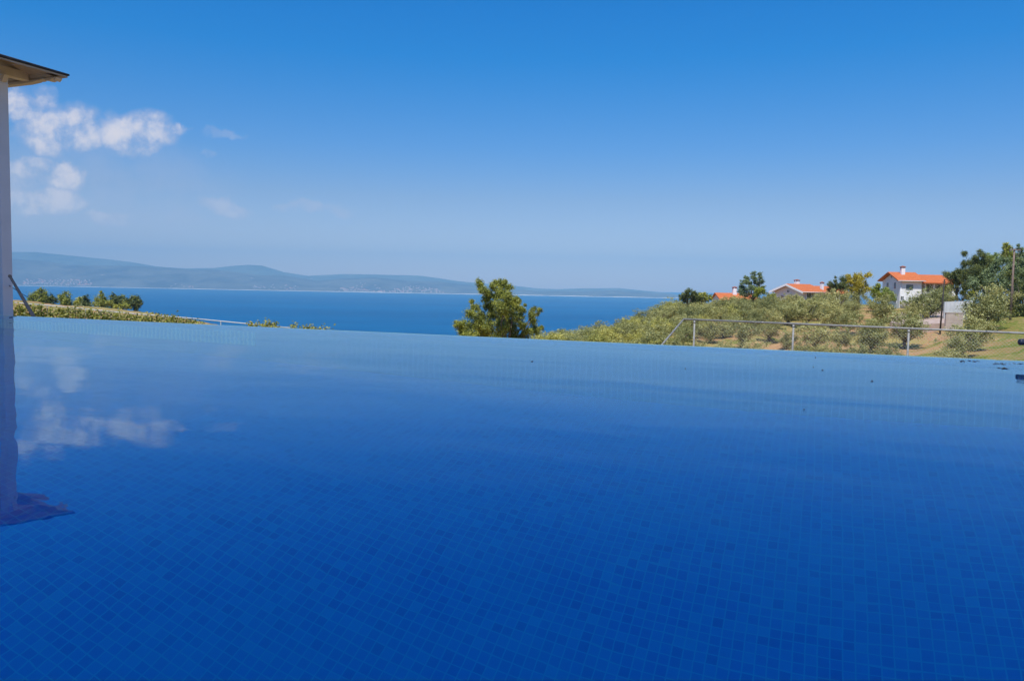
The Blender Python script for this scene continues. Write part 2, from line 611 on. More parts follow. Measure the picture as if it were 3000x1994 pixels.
def make_sea():
    m, t = mat('sea_water')
    tc = t.n('ShaderNodeTexCoord').outputs['Object']
    mp = t.n('ShaderNodeMapping')
    mp.inputs['Scale'].default_value = (0.25, 1.0, 1.0)
    t.put(mp.inputs[0], tc)
    n = t.noise(mp.outputs[0], 0.02, 5, 0.6)['Fac']
    n2 = t.noise(mp.outputs[0], 0.0016, 4, 0.5)['Fac']
    c = t.ramp(t.math('ADD', t.math('MULTIPLY', n, 0.55), t.math('MULTIPLY', n2, 0.45)),
               [(0.35, SEA_C1), (0.65, SEA_C2)])
    w = t.noise(tc, 0.35, 4, 0.6)['Fac']
    finish(t, principled(t, c, 0.55, bumped(t, w, 1.0, 1.2), 0.03))
    b = MB()
    b.add([(-60000, 300, SEA), (60000, 300, SEA), (60000, 60000, SEA), (-60000, 60000, SEA)], [(0, 1, 2, 3)])
    tag(b.build('sea', m), kind='structure')


SEA_C1, SEA_C2 = (0.0, 0.075, 0.20), (0.0, 0.12, 0.28)
make_sea()

COAST = 13000.0
RIDGE_FRONT = [(-900, 745), (-300, 735), (28, 757), (90, 762), (150, 768), (200, 776), (300, 778), (400, 779), (500, 785), (560, 790), (627, 790), (680, 795),
               (760, 806), (830, 806), (930, 822), (1000, 816), (1098, 813), (1200, 822), (1280, 824), (1390, 836), (1520, 848), (1580, 853), (1640, 852), (1700, 853),
               (1810, 850), (1873, 855), (1962, 862), (2010, 869), (2060, 875)]
RIDGE_BACK = [(-900, 700), (-300, 720), (28, 738), (100, 738), (240, 752), (330, 761), (400, 770), (455, 780), (520, 785), (548, 786), (627, 785), (678, 779),
              (729, 775.6), (767, 777.6), (831, 796.7), (902, 808), (1004, 802.6), (1098, 804), (1227, 807), (1280, 814), (1339, 823), (1400, 829), (1517, 838), (1577, 845),
              (1636, 847), (1695, 844.7), (1814, 843.8), (1873, 849.7), (1962, 858.6), (2010, 866), (2060, 874)]


def hill_mat(name, c1, c2, c3):
    m, t = mat(name)
    tc = t.n('ShaderNodeTexCoord').outputs['Object']
    n = t.noise(tc, 0.0016, 6, 0.65)['Fac']
    n2 = t.noise(tc, 0.006, 4, 0.6)['Fac']
    c = t.ramp(n, [(0.35, c1), (0.62, c2)])
    c = t.mix(t.smooth(n2, 0.66, 0.72), c, c3)
    finish(t, principled(t, c, 1.0, None, 0.0))
    return m


def hill_height(ridge, y0, y1, amp, ph):
    xs = [ray(p, q).x for p, q in ridge]
    zs = [ray(p, q).z for p, q in ridge]

    def f(u, y):
        sx = min(max((y - y0) / (y1 - y0), 0), 1)
        e = float(np.interp(u, xs, zs))
        top = max(H + e * y1, SEA + 6)
        base = SEA - 2
        hgt = (top - base) * (math.sin(sx * math.pi / 2) ** 0.9)
        x = u * y
        w = 0
        for q in range(6):
            fr = 0.0021 * 1.8 ** q / 6.28
            w += (1 - abs(math.sin(x * fr * 3.14 + ph[q] + 1.6 * math.sin(y * fr * 4 + ph[q + 6])))) * 2 / 1.55 ** q - .9 / 1.55 ** q
        k = amp * (1 - sx) ** .7 * (0.42 + 0.22 * w)
        return base + hgt * (1 - max(0.0, min(k, .92)))
    return f, xs


def make_hills(name, ridge, y0, y1, m, amp):
    ph = RNG.random(12) * 6.28
    fz, xs = hill_height(ridge, y0, y1, amp, ph)
    n, k = 460, 60
    us = np.linspace(xs[0], xs[-1], n)
    v, f = [], []
    for i, u in enumerate(us):
        for j in range(k):
            y = y0 + (y1 - y0) * j / (k - 1)
            v.append((u * y, y, fz(u, y)))
    for i in range(n - 1):
        for j in range(k - 1):
            a = i * k + j
            f.append((a, a + k, a + k + 1, a + 1))
    # the far side of the hills
    b = len(v)
    for i, u in enumerate(us):
        v.append((u * (y1 + 2500), y1 + 2500, SEA - 2))
    for i in range(n - 1):
        f.append((i * k + k - 1, (i + 1) * k + k - 1, b + i + 1, b + i))
    me = bpy.data.meshes.new(name)
    me.from_pydata(v, [], f)
    me.polygons.foreach_set('use_smooth', [True] * len(f))
    tag(link(name, me, m), kind='structure')
    return fz


HM = hill_mat('coast_scrub', (0.07, 0.06, 0.07), (0.17, 0.15, 0.13), (0.45, 0.36, 0.32))
HM2 = hill_mat('mountain_scrub', (0.11, 0.12, 0.12), (0.18, 0.19, 0.17), (0.34, 0.32, 0.28))
FRONT_Z = make_hills('far_hills', RIDGE_FRONT, COAST, COAST + 1700, HM, 0.8)
make_hills('far_mountains', RIDGE_BACK, COAST + 1800, COAST + 3600, HM2, 0.5)


def make_beach():
    b = MB()
    us = np.linspace(ray(-300, 840).x, ray(2020, 870).x, 140)
    for i in range(len(us) - 1):
        w0 = 20 + 50 * math.sin(i * 0.7) + 30 * math.sin(i * 2.3)
        w1 = 20 + 50 * math.sin((i + 1) * 0.7) + 30 * math.sin((i + 1) * 2.3)
        y0, y1 = COAST - 60, COAST + 40
        b.add([(us[i] * y0, y0, SEA + .4), (us[i + 1] * y0, y0, SEA + .4), (us[i + 1] * (y1 + w1), y1 + w1, SEA + 9 + .05 * w1), (us[i] * (y1 + w0), y1 + w0, SEA + 9 + .05 * w0)], [(0, 1, 2, 3)])
    tag(b.build('beach', noisy('pale_sand', (0.55, 0.47, 0.38), (0.75, 0.66, 0.55), 0.004, 1.0)), kind='structure')


make_beach()


def make_town(label, px0, px1, ytop, n, cat='town'):
    root = empty('seaside_town', at((px0 + px1) / 2, 838, COAST), 0, label, cat)
    w, r = MB(), MB()
    inv = root.location
    for i in range(n):
        q = random.random()
        px = px0 + (px1 - px0) * random.random()
        c = 1 - abs((px - (px0 + px1) / 2) / ((px1 - px0) / 2))
        y = COAST + 80 + random.random() ** 1.5 * 650 * (0.25 + c)
        u = ray(px, 838).x
        z = max(FRONT_Z(u, y), SEA + 3)
        if ray(px, ytop).z * y + H < z:
            continue
        sx, sy, sz = random.uniform(12, 26), random.uniform(10, 16), random.uniform(7, 12)
        x = u * y
        a = Vector((x, y, z)) - inv
        w.box((a.x - sx / 2, a.y - sy / 2, a.z - 30), (a.x + sx / 2, a.y + sy / 2, a.z + sz))
        h = sz + random.uniform(2, 4)
        r.add([(a.x - sx / 2 - 1, a.y - sy / 2 - 1, a.z + sz), (a.x + sx / 2 + 1, a.y - sy / 2 - 1, a.z + sz), (a.x + sx / 2 + 1, a.y + sy / 2 + 1, a.z + sz), (a.x - sx / 2 - 1, a.y + sy / 2 + 1, a.z + sz),
               (a.x - sx / 2 + 2, a.y, a.z + h), (a.x + sx / 2 - 2, a.y, a.z + h)], [(0, 1, 5, 4), (2, 3, 4, 5), (1, 2, 5), (3, 0, 4)])
    o = w.build('house_walls', M_cream, root)
    o['kind'] = 'stuff'
    o = r.build('house_roofs', M_roof, root)
    o['kind'] = 'stuff'


make_town('hazy town of pale houses and red roofs at the foot of the highest far mountain', 70, 270, 818, 260)
make_town('tiny cluster of white buildings on the far shore below the rounded mountain', 500, 570, 832, 16)
make_town('small group of pale buildings at the water under the rounded mountain', 740, 880, 834, 36)
make_town('larger spread of pale far houses on the low coast before the pine', 985, 1130, 826, 90)
make_town('pale cliffs and houses strung along the coast just before the pine', 1140, 1300, 838, 110)

# ------------------------------------------------------------------ haze
def make_haze():
    m, t = mat('haze')
    out = t.n('ShaderNodeOutputMaterial')
    p = t.n('ShaderNodeVolumePrincipled')
    p.inputs['Color'].default_value = (*HAZE_COL, 1)
    p.inputs['Density'].default_value = HAZE_D
    p.inputs['Anisotropy'].default_value = -0.4
    t.t.links.new(p.outputs[0], out.inputs['Volume'])
    b = MB()
    b.box((-24000, -400, SEA - 16), (24000, 20000, 800))
    o = b.build('haze', m)
    tag(o, kind='stuff')
    o.display_type = 'WIRE'


HAZE_COL = (0.34, 0.72, 1.0)
HAZE_D = 7.5e-5
USE_HAZE = True
if USE_HAZE:
    make_haze()

# ------------------------------------------------------------------ pool
PA = on_level(0, 923.5, 0.0)
PB = on_level(3000, 1057.5, 0.0)
print('pool edge', PA, PB, 'mid of edge seen at 1500 vs photo 991')
AX = (PB - PA).normalized()                 # along the far edge, to the right
IN = Vector((AX.y, -AX.x, 0))               # towards the camera
if IN.y > 0:
    IN = -IN
PM = Matrix(((AX.x, -IN.x, 0, PA.x), (AX.y, -IN.y, 0, PA.y), (0, 0, 1, 0), (0, 0, 0, 1)))
LIP = 0.26                                  # the overflow wall is this wide
DEPTH = 1.14
FALL = 0.075            # the floor falls towards the near side
S0, S1, W1 = -5.5, (PB - PA).length + 3.2, 6.2


def tile_mat(name, a, b, cols, grout, gw=0.05, pitch=0.0228):
    m, t = mat(name)
    tc = t.n('ShaderNodeTexCoord').outputs['Object']
    sp = t.n('ShaderNodeSeparateXYZ')
    t.put(sp.inputs[0], tc)
    fr, cl = [], []
    for ax in (a, b):
        s = t.math('MULTIPLY', sp.outputs[ax], 1 / pitch)
        fr.append(t.math('ABSOLUTE', t.math('SUBTRACT', t.math('FRACT', s), 0.5)))
        cl.append(t.math('FLOOR', s))
    cb = t.n('ShaderNodeCombineXYZ')
    t.put(cb.inputs[0], cl[0])
    t.put(cb.inputs[1], cl[1])
    wn = t.n('ShaderNodeTexWhiteNoise', noise_dimensions='3D')
    t.put(wn.inputs[0], cb.outputs[0])
    col = t.ramp(wn.outputs[0], cols)
    # old mosaic: whole patches a little paler
    pn = t.noise(tc, 1.1, 4, 0.6)['Fac']
    col = t.mix(t.math('MULTIPLY', t.smooth(pn, 0.42, 0.7), 0.35), col, grout)
    d = t.math('MAXIMUM', fr[0], fr[1])
    k = t.smooth(d, 0.5 - gw * 1.7, 0.5 - gw * 0.7)
    c = t.mix(k, col, grout)
    finish(t, principled(t, c, 0.4, None, 0.3))
    return m


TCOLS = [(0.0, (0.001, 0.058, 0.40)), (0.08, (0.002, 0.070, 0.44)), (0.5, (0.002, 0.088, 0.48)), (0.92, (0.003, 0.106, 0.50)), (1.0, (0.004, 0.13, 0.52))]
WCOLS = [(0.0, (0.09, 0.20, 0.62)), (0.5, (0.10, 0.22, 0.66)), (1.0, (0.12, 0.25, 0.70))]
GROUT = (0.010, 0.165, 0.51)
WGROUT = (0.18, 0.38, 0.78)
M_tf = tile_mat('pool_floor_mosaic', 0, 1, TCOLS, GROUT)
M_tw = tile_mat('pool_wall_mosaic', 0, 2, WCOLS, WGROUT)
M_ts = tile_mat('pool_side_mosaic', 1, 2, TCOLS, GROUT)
M_tp = tile_mat('pale_mosaic', 0, 2, [(0, (0.22, 0.48, 0.80)), (1, (0.34, 0.58, 0.86))], (0.99, 0.99, 0.99), 0.16)
M_deck = noisy('travertine_paving', (0.50, 0.44, 0.36), (0.66, 0.60, 0.52), 2.5, 0.7, 0.3, 14)


class FlipMB(MB):
    """pool coordinates: y counts from the far edge inwards; mirrored here so that normals stay right"""

    def add(self, vs, fs, mi=0):
        MB.add(self, [(v[0], -v[1], v[2]) for v in vs], [tuple(reversed(f)) for f in fs], mi)


def make_pool():
    b = FlipMB()
    # floor, four inner faces
    z = -DEPTH
    zn = z - FALL * (W1 - LIP)
    b.add([(S0, 0 + LIP, z), (S1, LIP, z), (S1, W1, zn), (S0, W1, zn)], [(0, 1, 2, 3)], 0)
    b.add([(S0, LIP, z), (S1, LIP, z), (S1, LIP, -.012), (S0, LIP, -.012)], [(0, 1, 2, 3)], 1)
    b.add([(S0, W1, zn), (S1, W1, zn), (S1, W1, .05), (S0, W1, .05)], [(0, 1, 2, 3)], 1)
    b.add([(S0, LIP, z), (S0, W1, zn), (S0, W1, .05), (S0, LIP, .05)], [(0, 1, 2, 3)], 2)
    b.add([(S1, LIP, z), (S1, W1, zn), (S1, W1, .05), (S1, LIP, .05)], [(0, 1, 2, 3)], 2)
    # top and outer face of the overflow wall
    b.add([(S0, 0, -.02), (S1, 0, -.02), (S1, LIP, -.012), (S0, LIP, -.012)], [(0, 1, 2, 3)], 0)
    b.add([(S0, 0, -.02), (S1, 0, -.02), (S1, -.06, -2.6), (S0, -.06, -2.6)], [(0, 1, 2, 3)], 1)
    me = b.mesh('pool_basin')
    o = link('pool_basin', me, [M_tf, M_tw, M_ts])
    o.matrix_world = PM
    tag(o, kind='structure')
    # pale mosaic field on the far wall, under the water at the left
    sp = 0.0
    q = on_level(790, 967, 0.0)
    sp = (q - PA).dot(AX)
    b = FlipMB()
    b.box((S0 + .3, LIP + .001, -.70), (sp, LIP + .006, -.03))
    o = b.build('pale_mosaic_panel', M_tp)
    o.matrix_world = PM
    tag(o, 'pale blue mosaic panel under the water along the left of the far pool wall', 'tile panel')
    # water
    m, t = mat('pool_water')
    tc = t.n('ShaderNodeTexCoord').outputs['Object']
    mp = t.n('ShaderNodeMapping')
    mp.inputs['Rotation'].default_value = (0, 0, -0.40)
    mp.inputs['Scale'].default_value = (0.62, 1.35, 1.0)
    t.put(mp.inputs[0], tc)
    n1 = t.noise(mp.outputs[0], 2.1, 2, 0.45, 0.3)['Fac']
    n2 = t.noise(mp.outputs[0], 9.0, 3, 0.5, 0.2)['Fac']
    n3 = t.noise(tc, 42.0, 2, 0.5)['Fac']
    calm = t.smooth(t.noise(tc, 0.6, 2)['Fac'], 0.35, 0.7)
    h = t.math('ADD', t.math('MULTIPLY', n1, WAVE1), t.math('MULTIPLY', t.math('MULTIPLY', n2, t.math('MULTIPLY_ADD', calm, 0.8, 0.3)), WAVE2))
    h = t.math('ADD', h, t.math('MULTIPLY', n3, WAVE3))
    bp = bumped(t, h, 1.0, 1.0)
    g = t.n('ShaderNodeBsdfRefraction')
    g.inputs['IOR'].default_value = 1.333
    g.inputs['Roughness'].default_value = 0.0
    t.put(g.inputs['Color'], WATER_TINT)
    t.put(g.inputs['Normal'], bp)
    r = t.n('ShaderNodeBsdfGlossy')
    r.inputs['Roughness'].default_value = 0.0
    t.put(r.inputs['Color'], SHEEN_TINT)
    t.put(r.inputs['Normal'], bp)
    fr = t.n('ShaderNodeFresnel')
    fr.inputs['IOR'].default_value = 1.333
    t.put(fr.inputs['Normal'], bp)
    mx = t.n('ShaderNodeMixShader')
    t.put(mx.inputs[0], fr.outputs[0])
    t.t.links.new(g.outputs[0], mx.inputs[1])
    t.t.links.new(r.outputs[0], mx.inputs[2])
    finish(t, mx.outputs[0])
    b = FlipMB()
    b.add([(S0 + .002, -.012, 0), (S1 - .002, -.012, 0), (S1 - .002, W1 - .002, 0), (S0 + .002, W1 - .002, 0)], [(0, 1, 2, 3)])
    me = b.mesh('pool_water')
    o = link('pool_water', me, m)
    o.matrix_world = PM
    tag(o, kind='structure')
    # paving round the near sides of the pool
    b = FlipMB()
    b.box((S0 - 5, W1 + .003, -2.6), (S1 + 6, W1 + 9, .07))
    b.box((S1 + .003, -1.5, -2.6), (S1 + 6, W1 - .001, .07))
    o = b.build('pool_terrace', M_deck)
    o.matrix_world = PM
    tag(o, kind='structure')


WAVE1, WAVE2, WAVE3 = 0.0030, 0.00030, 0.0
WATER_TINT = (0.40, 1.0, 1.0)
SHEEN_TINT = (0.68, 0.93, 1.0)
make_pool()


def debris(px, py, wpx, label, sq=0.5):
    p = on_level(px, py, 0.0012)
    s = pxs(wpx * .85, p.y)
    b = MB()
    n = 9
    pts = []
    for k in range(n):
        a = 2 * math.pi * k / n
        r = s * .5 * (0.75 + .3 * random.random())
        pts.append((math.cos(a) * r, math.sin(a) * r * 2.2 * sq, 0.0006 * math.sin(3 * a)))
    b.add([(x, y, z) for x, y, z in pts] + [(x * .3, y * .3, .0008) for x, y, z in pts] + [(x * .6, y * .6, -.0008) for x, y, z in pts],
          [(k, (k + 1) % n, n + (k + 1) % n, n + k) for k in range(n)] + [tuple(range(n, 2 * n))] + [((k + 1) % n, k, 2 * n + k, 2 * n + (k + 1) % n) for k in range(n)])
    o = b.build('floating_leaf', M_leafrefl, None, True, 0, p)
    tag(o, label, 'leaf', 'dark leaves floating on the pool')


for a in [(1559, 1058, 11, 'dark curled leaf floating alone below the big pine, farthest left of the floating ones'),
          (2410, 1083, 9, 'dark leaf speck floating left of and farther out than the largest one'),
          (2555, 1115, 11, 'largest dark leaf speck on the right half of the pool'),
          (2383, 1074, 5, 'tiny dark crumb floating just behind and left of the leaf speck by the fence post'),
          (2008, 1079, 6, 'tiny dark speck floating under the left end of the fence'),
          (2356, 1198, 5, 'tiny dark speck floating nearest to the camera'),
          (2389, 1046, 5, 'tiny dark crumb floating closest to the pool edge')]:
    debris(*a)


def reflection_streak(px0, px1, py, label):  # dark reflections in the ripples, modelled as flat flakes
    """small dark flakes on the water by the edge that stand in for a reflection"""
    b = MB()
    k = 13
    base = on_level((px0 + px1) / 2, py, 0.0015)
    for i in range(k):
        px = px0 + (px1 - px0) * random.random()
        p = on_level(px, py + random.uniform(-2.2, 2.2), 0.0015) - base
        s = random.uniform(.004, .010)
        a = random.random() * 3.14
        b.add([(p.x + math.cos(a + q) * s * (1 if j % 2 == 0 else .4), p.y + math.sin(a + q) * s * 1.2 * (1 if j % 2 == 0 else .4), -.001 + .001 * (j % 2)) for j, q in enumerate((0, 1.57, 3.14, 4.71))], [(0, 1, 2, 3)])
    o = b.build('dark_reflection', M_leafrefl, None, False, 0, base)
    tag(o, label, 'leaf litter', 'modelled dark reflections on the water by the right end of the pool edge')
    o['kind'] = 'stuff'


reflection_streak(2812, 2865, 1057, 'thin streak of dark flakes modelling a reflection at the edge, left of the thicker streak')
reflection_streak(2912, 2998, 1064, 'thicker streak of dark flakes modelling a reflection at the right end of the edge')
reflection_streak(2920, 2950, 1077, 'small dark streak of flakes modelling a reflection nearer the camera at the right end')


def pool_tube():
    e = on_level(2984, 1001.5, 0.058)
    root = empty('rubber_hose', e, 0, 'blunt dark blue-black rubber hose end sticking in over the water by the right edge', 'hose')
    r = pxs(9.5, e.y)
    pts, rad = [], []
    for k in range(7):
        a = k / 6 * math.pi / 2
        pts.append((-(math.cos(a)) * r * .55 + r * .5, 0, 0))
        rad.append(max(r * math.sin(a), .0008))
    for q in ((.10, .01, .002), (.25, .0, .010), (.6, -.1, .03), (1.3, -.35, .06), (2.2, -.7, .12), (2.95, -1.05, .03), (3.2, -1.2, .022)):
        pts.append(q)
        rad.append(r)
    b = MB()
    b.tube(pts, rad, 20)
    b.build('hose_body', M_rubber, root, True)
    b = MB()
    b.tube([(.035, .001, 0), (.06, .003, .001)], r * 1.08, 20)
    b.build('collar', M_darkmetal, root, True)


pool_tube()

# ------------------------------------------------------------------ gazebo at the left
TIP = on_level(204, 226, 2.62)
EV = on_level(0, 168, 2.62)


def root_world(loc, ang, p):
    return Matrix.Translation(loc) @ Matrix.Rotation(ang, 4, 'Z') @ Vector(p)


def make_gazebo():
    e = (EV - TIP)
    e.z = 0
    e.normalize()                          # along the eave towards the camera
    nrm = Vector((-e.y, e.x, 0))           # outwards, to the right
    if nrm.x < 0:
        nrm = -nrm
    # the post: its right face is seen at px 27
    c0 = TIP + e * .55 - nrm * .72
    # slide the post along so that its right edge falls on px 27
    y = c0.y
    edge_x = ray(26, 560).x * y - .02
    hw = .065
    pc = Vector((edge_x - hw, y, 0))
    ang = math.atan2(nrm.y, nrm.x)
    root = empty('gazebo', (pc.x, pc.y, -.45), ang, 'white timber gazebo with a shallow dark-edged roof and scroll-cut rafters', 'gazebo')
    R = root.matrix_basis.inverted() if False else (Matrix.Translation(root.location) @ Matrix.Rotation(ang, 4, 'Z')).inverted()
    tl = R @ Vector((TIP.x, TIP.y, 2.62))
    ee = R.to_3x3() @ e                    # should be about (0,-1,0) or (0,1,0)
    sg = -1 if ee.y < 0 else 1
    LX, LY = 3.5, 3.6                      # spacing of the posts
    ev = tl.z
    ox, oy = tl.x, abs(tl.y)
    beam_t = ev - .02
    yf = -sg * (oy - .10)
    wq = root_world(root.location, ang, (0, yf, 0))
    zb = at(90, 246.5, wq.y).z - root.location.z
    for i in (0, 1):
        for j in (0, 1):
            x, y = -i * LX, sg * j * LY
            b = MB()
            b.box((x - hw, y - hw, -.001), (x + hw, y + hw, zb + .02))
            p = b.build('post', M_post, root, False, .008)
            b = MB()
            b.box((x - hw - .004, y - hw - .004, zb - .10), (x + hw + .004, y + hw + .004, zb - .085))
            b.build('moulding', M_post, p, False, .004)
            b = MB()
            b.box((x - hw - .025, y - hw - .025, .001), (x + hw + .025, y + hw + .025, .14))
            b.build('post_foot', M_post, p, False, .006)
    # long beams along the eaves
    for i in (0, 1):
        b = MB()
        x = -i * LX
        b.box((x - .05, min(yf + sg * .045, sg * (LY + .04)), zb + .021), (x + .05, max(yf + sg * .045, sg * (LY + .04)), zb + .12))
        b.build('beam', M_beam, root, False, .006)
    # scroll-cut rafters: level under side, top following the roof
    tail = ox - .05
    mid = -LX / 2
    ztip = ev - .03
    RISE = .30
    half = [(tail + .0, ztip - .012), (tail - .035, ztip - .04), (tail - .05, zb + .05), (tail - .075, zb + .015), (tail - .115, zb - .002), (tail - .17, zb + .006), (tail - .215, zb + .022), (tail - .26, zb + .024), (tail - .29, zb + .016), (tail - .33, zb + .02), (.30 * tail, zb + .012), (.0, zb)]
    half = [p for i_, p in enumerate(half) if i_ == 0 or p[0] < half[i_ - 1][0]]
    ys_ = [yf] + [sg * LY * k / 4 for k in range(1, 5)]
    for y in ys_:
        low = half + [(2 * mid - x, z_) for x, z_ in reversed(half)]
        up = [(2 * mid - tail, ztip), (mid, ztip + (tail - mid) * RISE), (tail, ztip)]
        b = MB()
        b.prism(low + up, .08, Matrix.Translation((0, y - .04, 0)))
        b.build('rafter', M_beam, root)
    # bracket where post and beam meet
    b = MB()
    b.prism([(hw, zb - .075), (hw + .03, zb - .065), (hw + .055, zb - .03), (hw + .075, zb - .002), (hw, zb - .002)], .06, Matrix.Translation((0, -.03, 0)))
    b.build('bracket', M_beam, root)
    # roof boards and dark shingles: hip over a square plan
    x0, x1 = -LX - ox, ox
    ya, yb = -oy * (sg), sg * (LY + oy)
    y0, y1 = min(ya, yb), max(ya, yb)
    cx, cy = (x0 + x1) / 2, (y0 + y1) / 2
    rise = (x1 - cx) * .30
    for nm, dz, mm, ins in (('ceiling_boards', -.012, M_wood, .015), ('roof', .012, M_roofdark, 0)):
        b = MB()
        t = .02
        vs = []
        for dd in (dz, dz + t):
            vs += [(x0 + ins, y0 + ins, ev + dd), (x1 - ins, y0 + ins, ev + dd), (x1 - ins, y1 - ins, ev + dd), (x0 + ins, y1 - ins, ev + dd), (cx, cy, ev + rise + dd)]
        b.add(vs, [(0, 1, 4), (1, 2, 4), (2, 3, 4), (3, 0, 4), (5, 6, 9), (6, 7, 9), (7, 8, 9), (8, 5, 9), (0, 1, 6, 5), (1, 2, 7, 6), (2, 3, 8, 7), (3, 0, 5, 8)])
        b.build(nm, mm, root)
    # base slab
    b = MB()
    b.box((x0, y0, -1.9), (x1 - .2, y1, -.002))
    o = b.build('floor_slab', M_conc, root)
    return root, R


GZ, GR = make_gazebo()

b = MB()
p0 = at(29, 809, 8.4)
p1 = at(100, 930, 6.2)
p2 = p1 + (p1 - p0) * .6
p1 = p1
b.tube([p0 - p2, p1 - p2, (0, 0, 0)], [.013, .0145, .0145], 10)
b.tube([p0 - p2 - (p1 - p0).normalized() * .02, p0 - p2 + (p1 - p0).normalized() * .03], .017, 10)
tag(b.build('steel_strut', M_darkmetal, None, True, 0, p2), 'thin dark steel pole leaning against the white gazebo post', 'pole')

b = MB()
c0 = at(27, 836, 9.0)
c1 = at(118, 866, 60)
pts = [c0 + (c1 - c0) * (k / 14) - Vector((0, 0, .25 * math.sin(math.pi * k / 14))) for k in range(15)]
b.tube([p - c0 for p in pts], [.004 + .012 * k / 14 for k in range(15)], 5)
tag(b.build('cable', M_darkmetal, None, True, 0, c0), 'thin dark cable sagging from the gazebo post to the far trees', 'cable')

# ------------------------------------------------------------------ fences


def chain_link(p0, p1, top0, top1, height, pitch=0.075, r=0.0011):
    """diamond wire between two ground points; returns MB in world coordinates"""
    b = MB()
    d = (p1 - p0)
    L = d.length
    d = d / L
    n = int((L + height) / pitch)
    for s in (1, -1):
        for k in range(-1, n + 1):
            a = k * pitch - (0 if s < 0 else height)
            # wire climbs at 45 degrees across the panel
            t0, t1 = a, a + height
            q0, q1 = 0.0, height
            if t0 < 0:
                q0 = -t0
                t0 = 0
            if t1 > L:
                q1 -= (t1 - L)
                t1 = L
            if t1 - t0 < .03:
                continue
            if s < 0:
                t0, t1 = L - t0, L - t1
            z0 = top0 + (top1 - top0) * t0 / L - height + q0
            z1 = top0 + (top1 - top0) * t1 / L - height + q1
            b.tube([Vector((p0.x + d.x * t0, p0.y + d.y * t0, z0)), Vector((p0.x + d.x * t1, p0.y + d.y * t1, z1))], r, 3, False)
    return b


def right_fence():
    top = -.335
    a = on_level(2035, 937, top)
    c = on_level(2663, 962, top)
    z1, z3 = 20.2, 17.3
    a = at(2035, 936, z1)
    c = at(2663, 962, z3)
    m = at(2325, 948, (z1 + z3) / 2 * .995)
    d = (c - a)
    e1 = c + d * .52
    e2 = c + d * 1.02
    s = a - d.normalized() * .30
    root = empty('chain_link_fence', (a.x, a.y, ground_z(a.x, a.y)), 0, 'grey galvanised chain-link fence with a round top rail beyond the pool', 'fence')
    o = Vector(root.location)
    b = MB()
    b.tube([s - o, e2 - o], .0235, 12)
    for k, f in enumerate((.35, .8, 1.3)):
        q = a + d * f
        b.tube([q - d.normalized() * .04 - o, q + d.normalized() * .04 - o], .0262, 12)
    b.build('top_rail', M_galv, root, True)
    for q in (a, m, c, e1, e2):
        b = MB()
        b.tube([(q.x - o.x, q.y - o.y, ground_z(q.x, q.y) - o.z - .3), (q.x - o.x, q.y - o.y, q.z - o.z - .024)], .023, 12)
        pp = b.build('fence_post', M_galv, root, True)
        b = MB()
        b.tube([(q.x - o.x, q.y - o.y, q.z - o.z - .085), (q.x - o.x, q.y - o.y, q.z - o.z - .045)], .0275, 12)
        b.build('clamp', M_galv, pp, True)
    fo = at(1937, 1012, 19.6)
    f2 = fo + (fo - s) * .9
    b = MB()
    b.tube([s - o, fo - o, f2 - o], .022, 12)
    b.build('diagonal_brace', M_galv, root, True)
    p0, p1 = Vector((a.x, a.y + .03, 0)), Vector((e2.x, e2.y + .03, 0))
    w = chain_link(p0, p1, a.z - .03, e2.z - .03, 1.4)
    w.v = [(x - o.x, y - o.y, z - o.z) for x, y, z in w.v]
    w.build('wire_mesh', M_wire, root)


right_fence()


def left_fence():
    pts = [(-260, 868, 36.5), (28, 884.5, 35.5), (250, 904.5, 34.8), (400, 919.5, 34.3), (560, 932, 33.8), (735, 949, 33.2), (860, 961, 32.8)]
    P = [at(*q) for q in pts]
    o = P[1].copy()
    root = empty('boundary_fence', (o.x, o.y, ground_z(o.x, o.y)), 0, 'long low wire fence with a thin pale rail above the vine leaves', 'fence')
    o = Vector(root.location)
    b = MB()
    b.tube([q - o for q in P], .021, 8)
    b.build('top_rail', noisy('weathered_pale_rail', (0.5, 0.47, 0.42), (0.72, 0.68, 0.62), 8, 0.6), root, True)
    for q0, q1 in zip(P[:-1], P[1:]):
        for k in (0, .5):
            q = q0.lerp(q1, k)
            b = MB()
            b.tube([(q.x - o.x, q.y - o.y, min(ground_z(q.x, q.y), q.z - 1.2) - o.z - .2), (q.x - o.x, q.y - o.y, q.z - o.z - .02)], .02, 8)
            b.build('fence_post', M_galv, root, True)
    return P


LF = left_fence()

# ------------------------------------------------------------------ vine hedge on the left fence


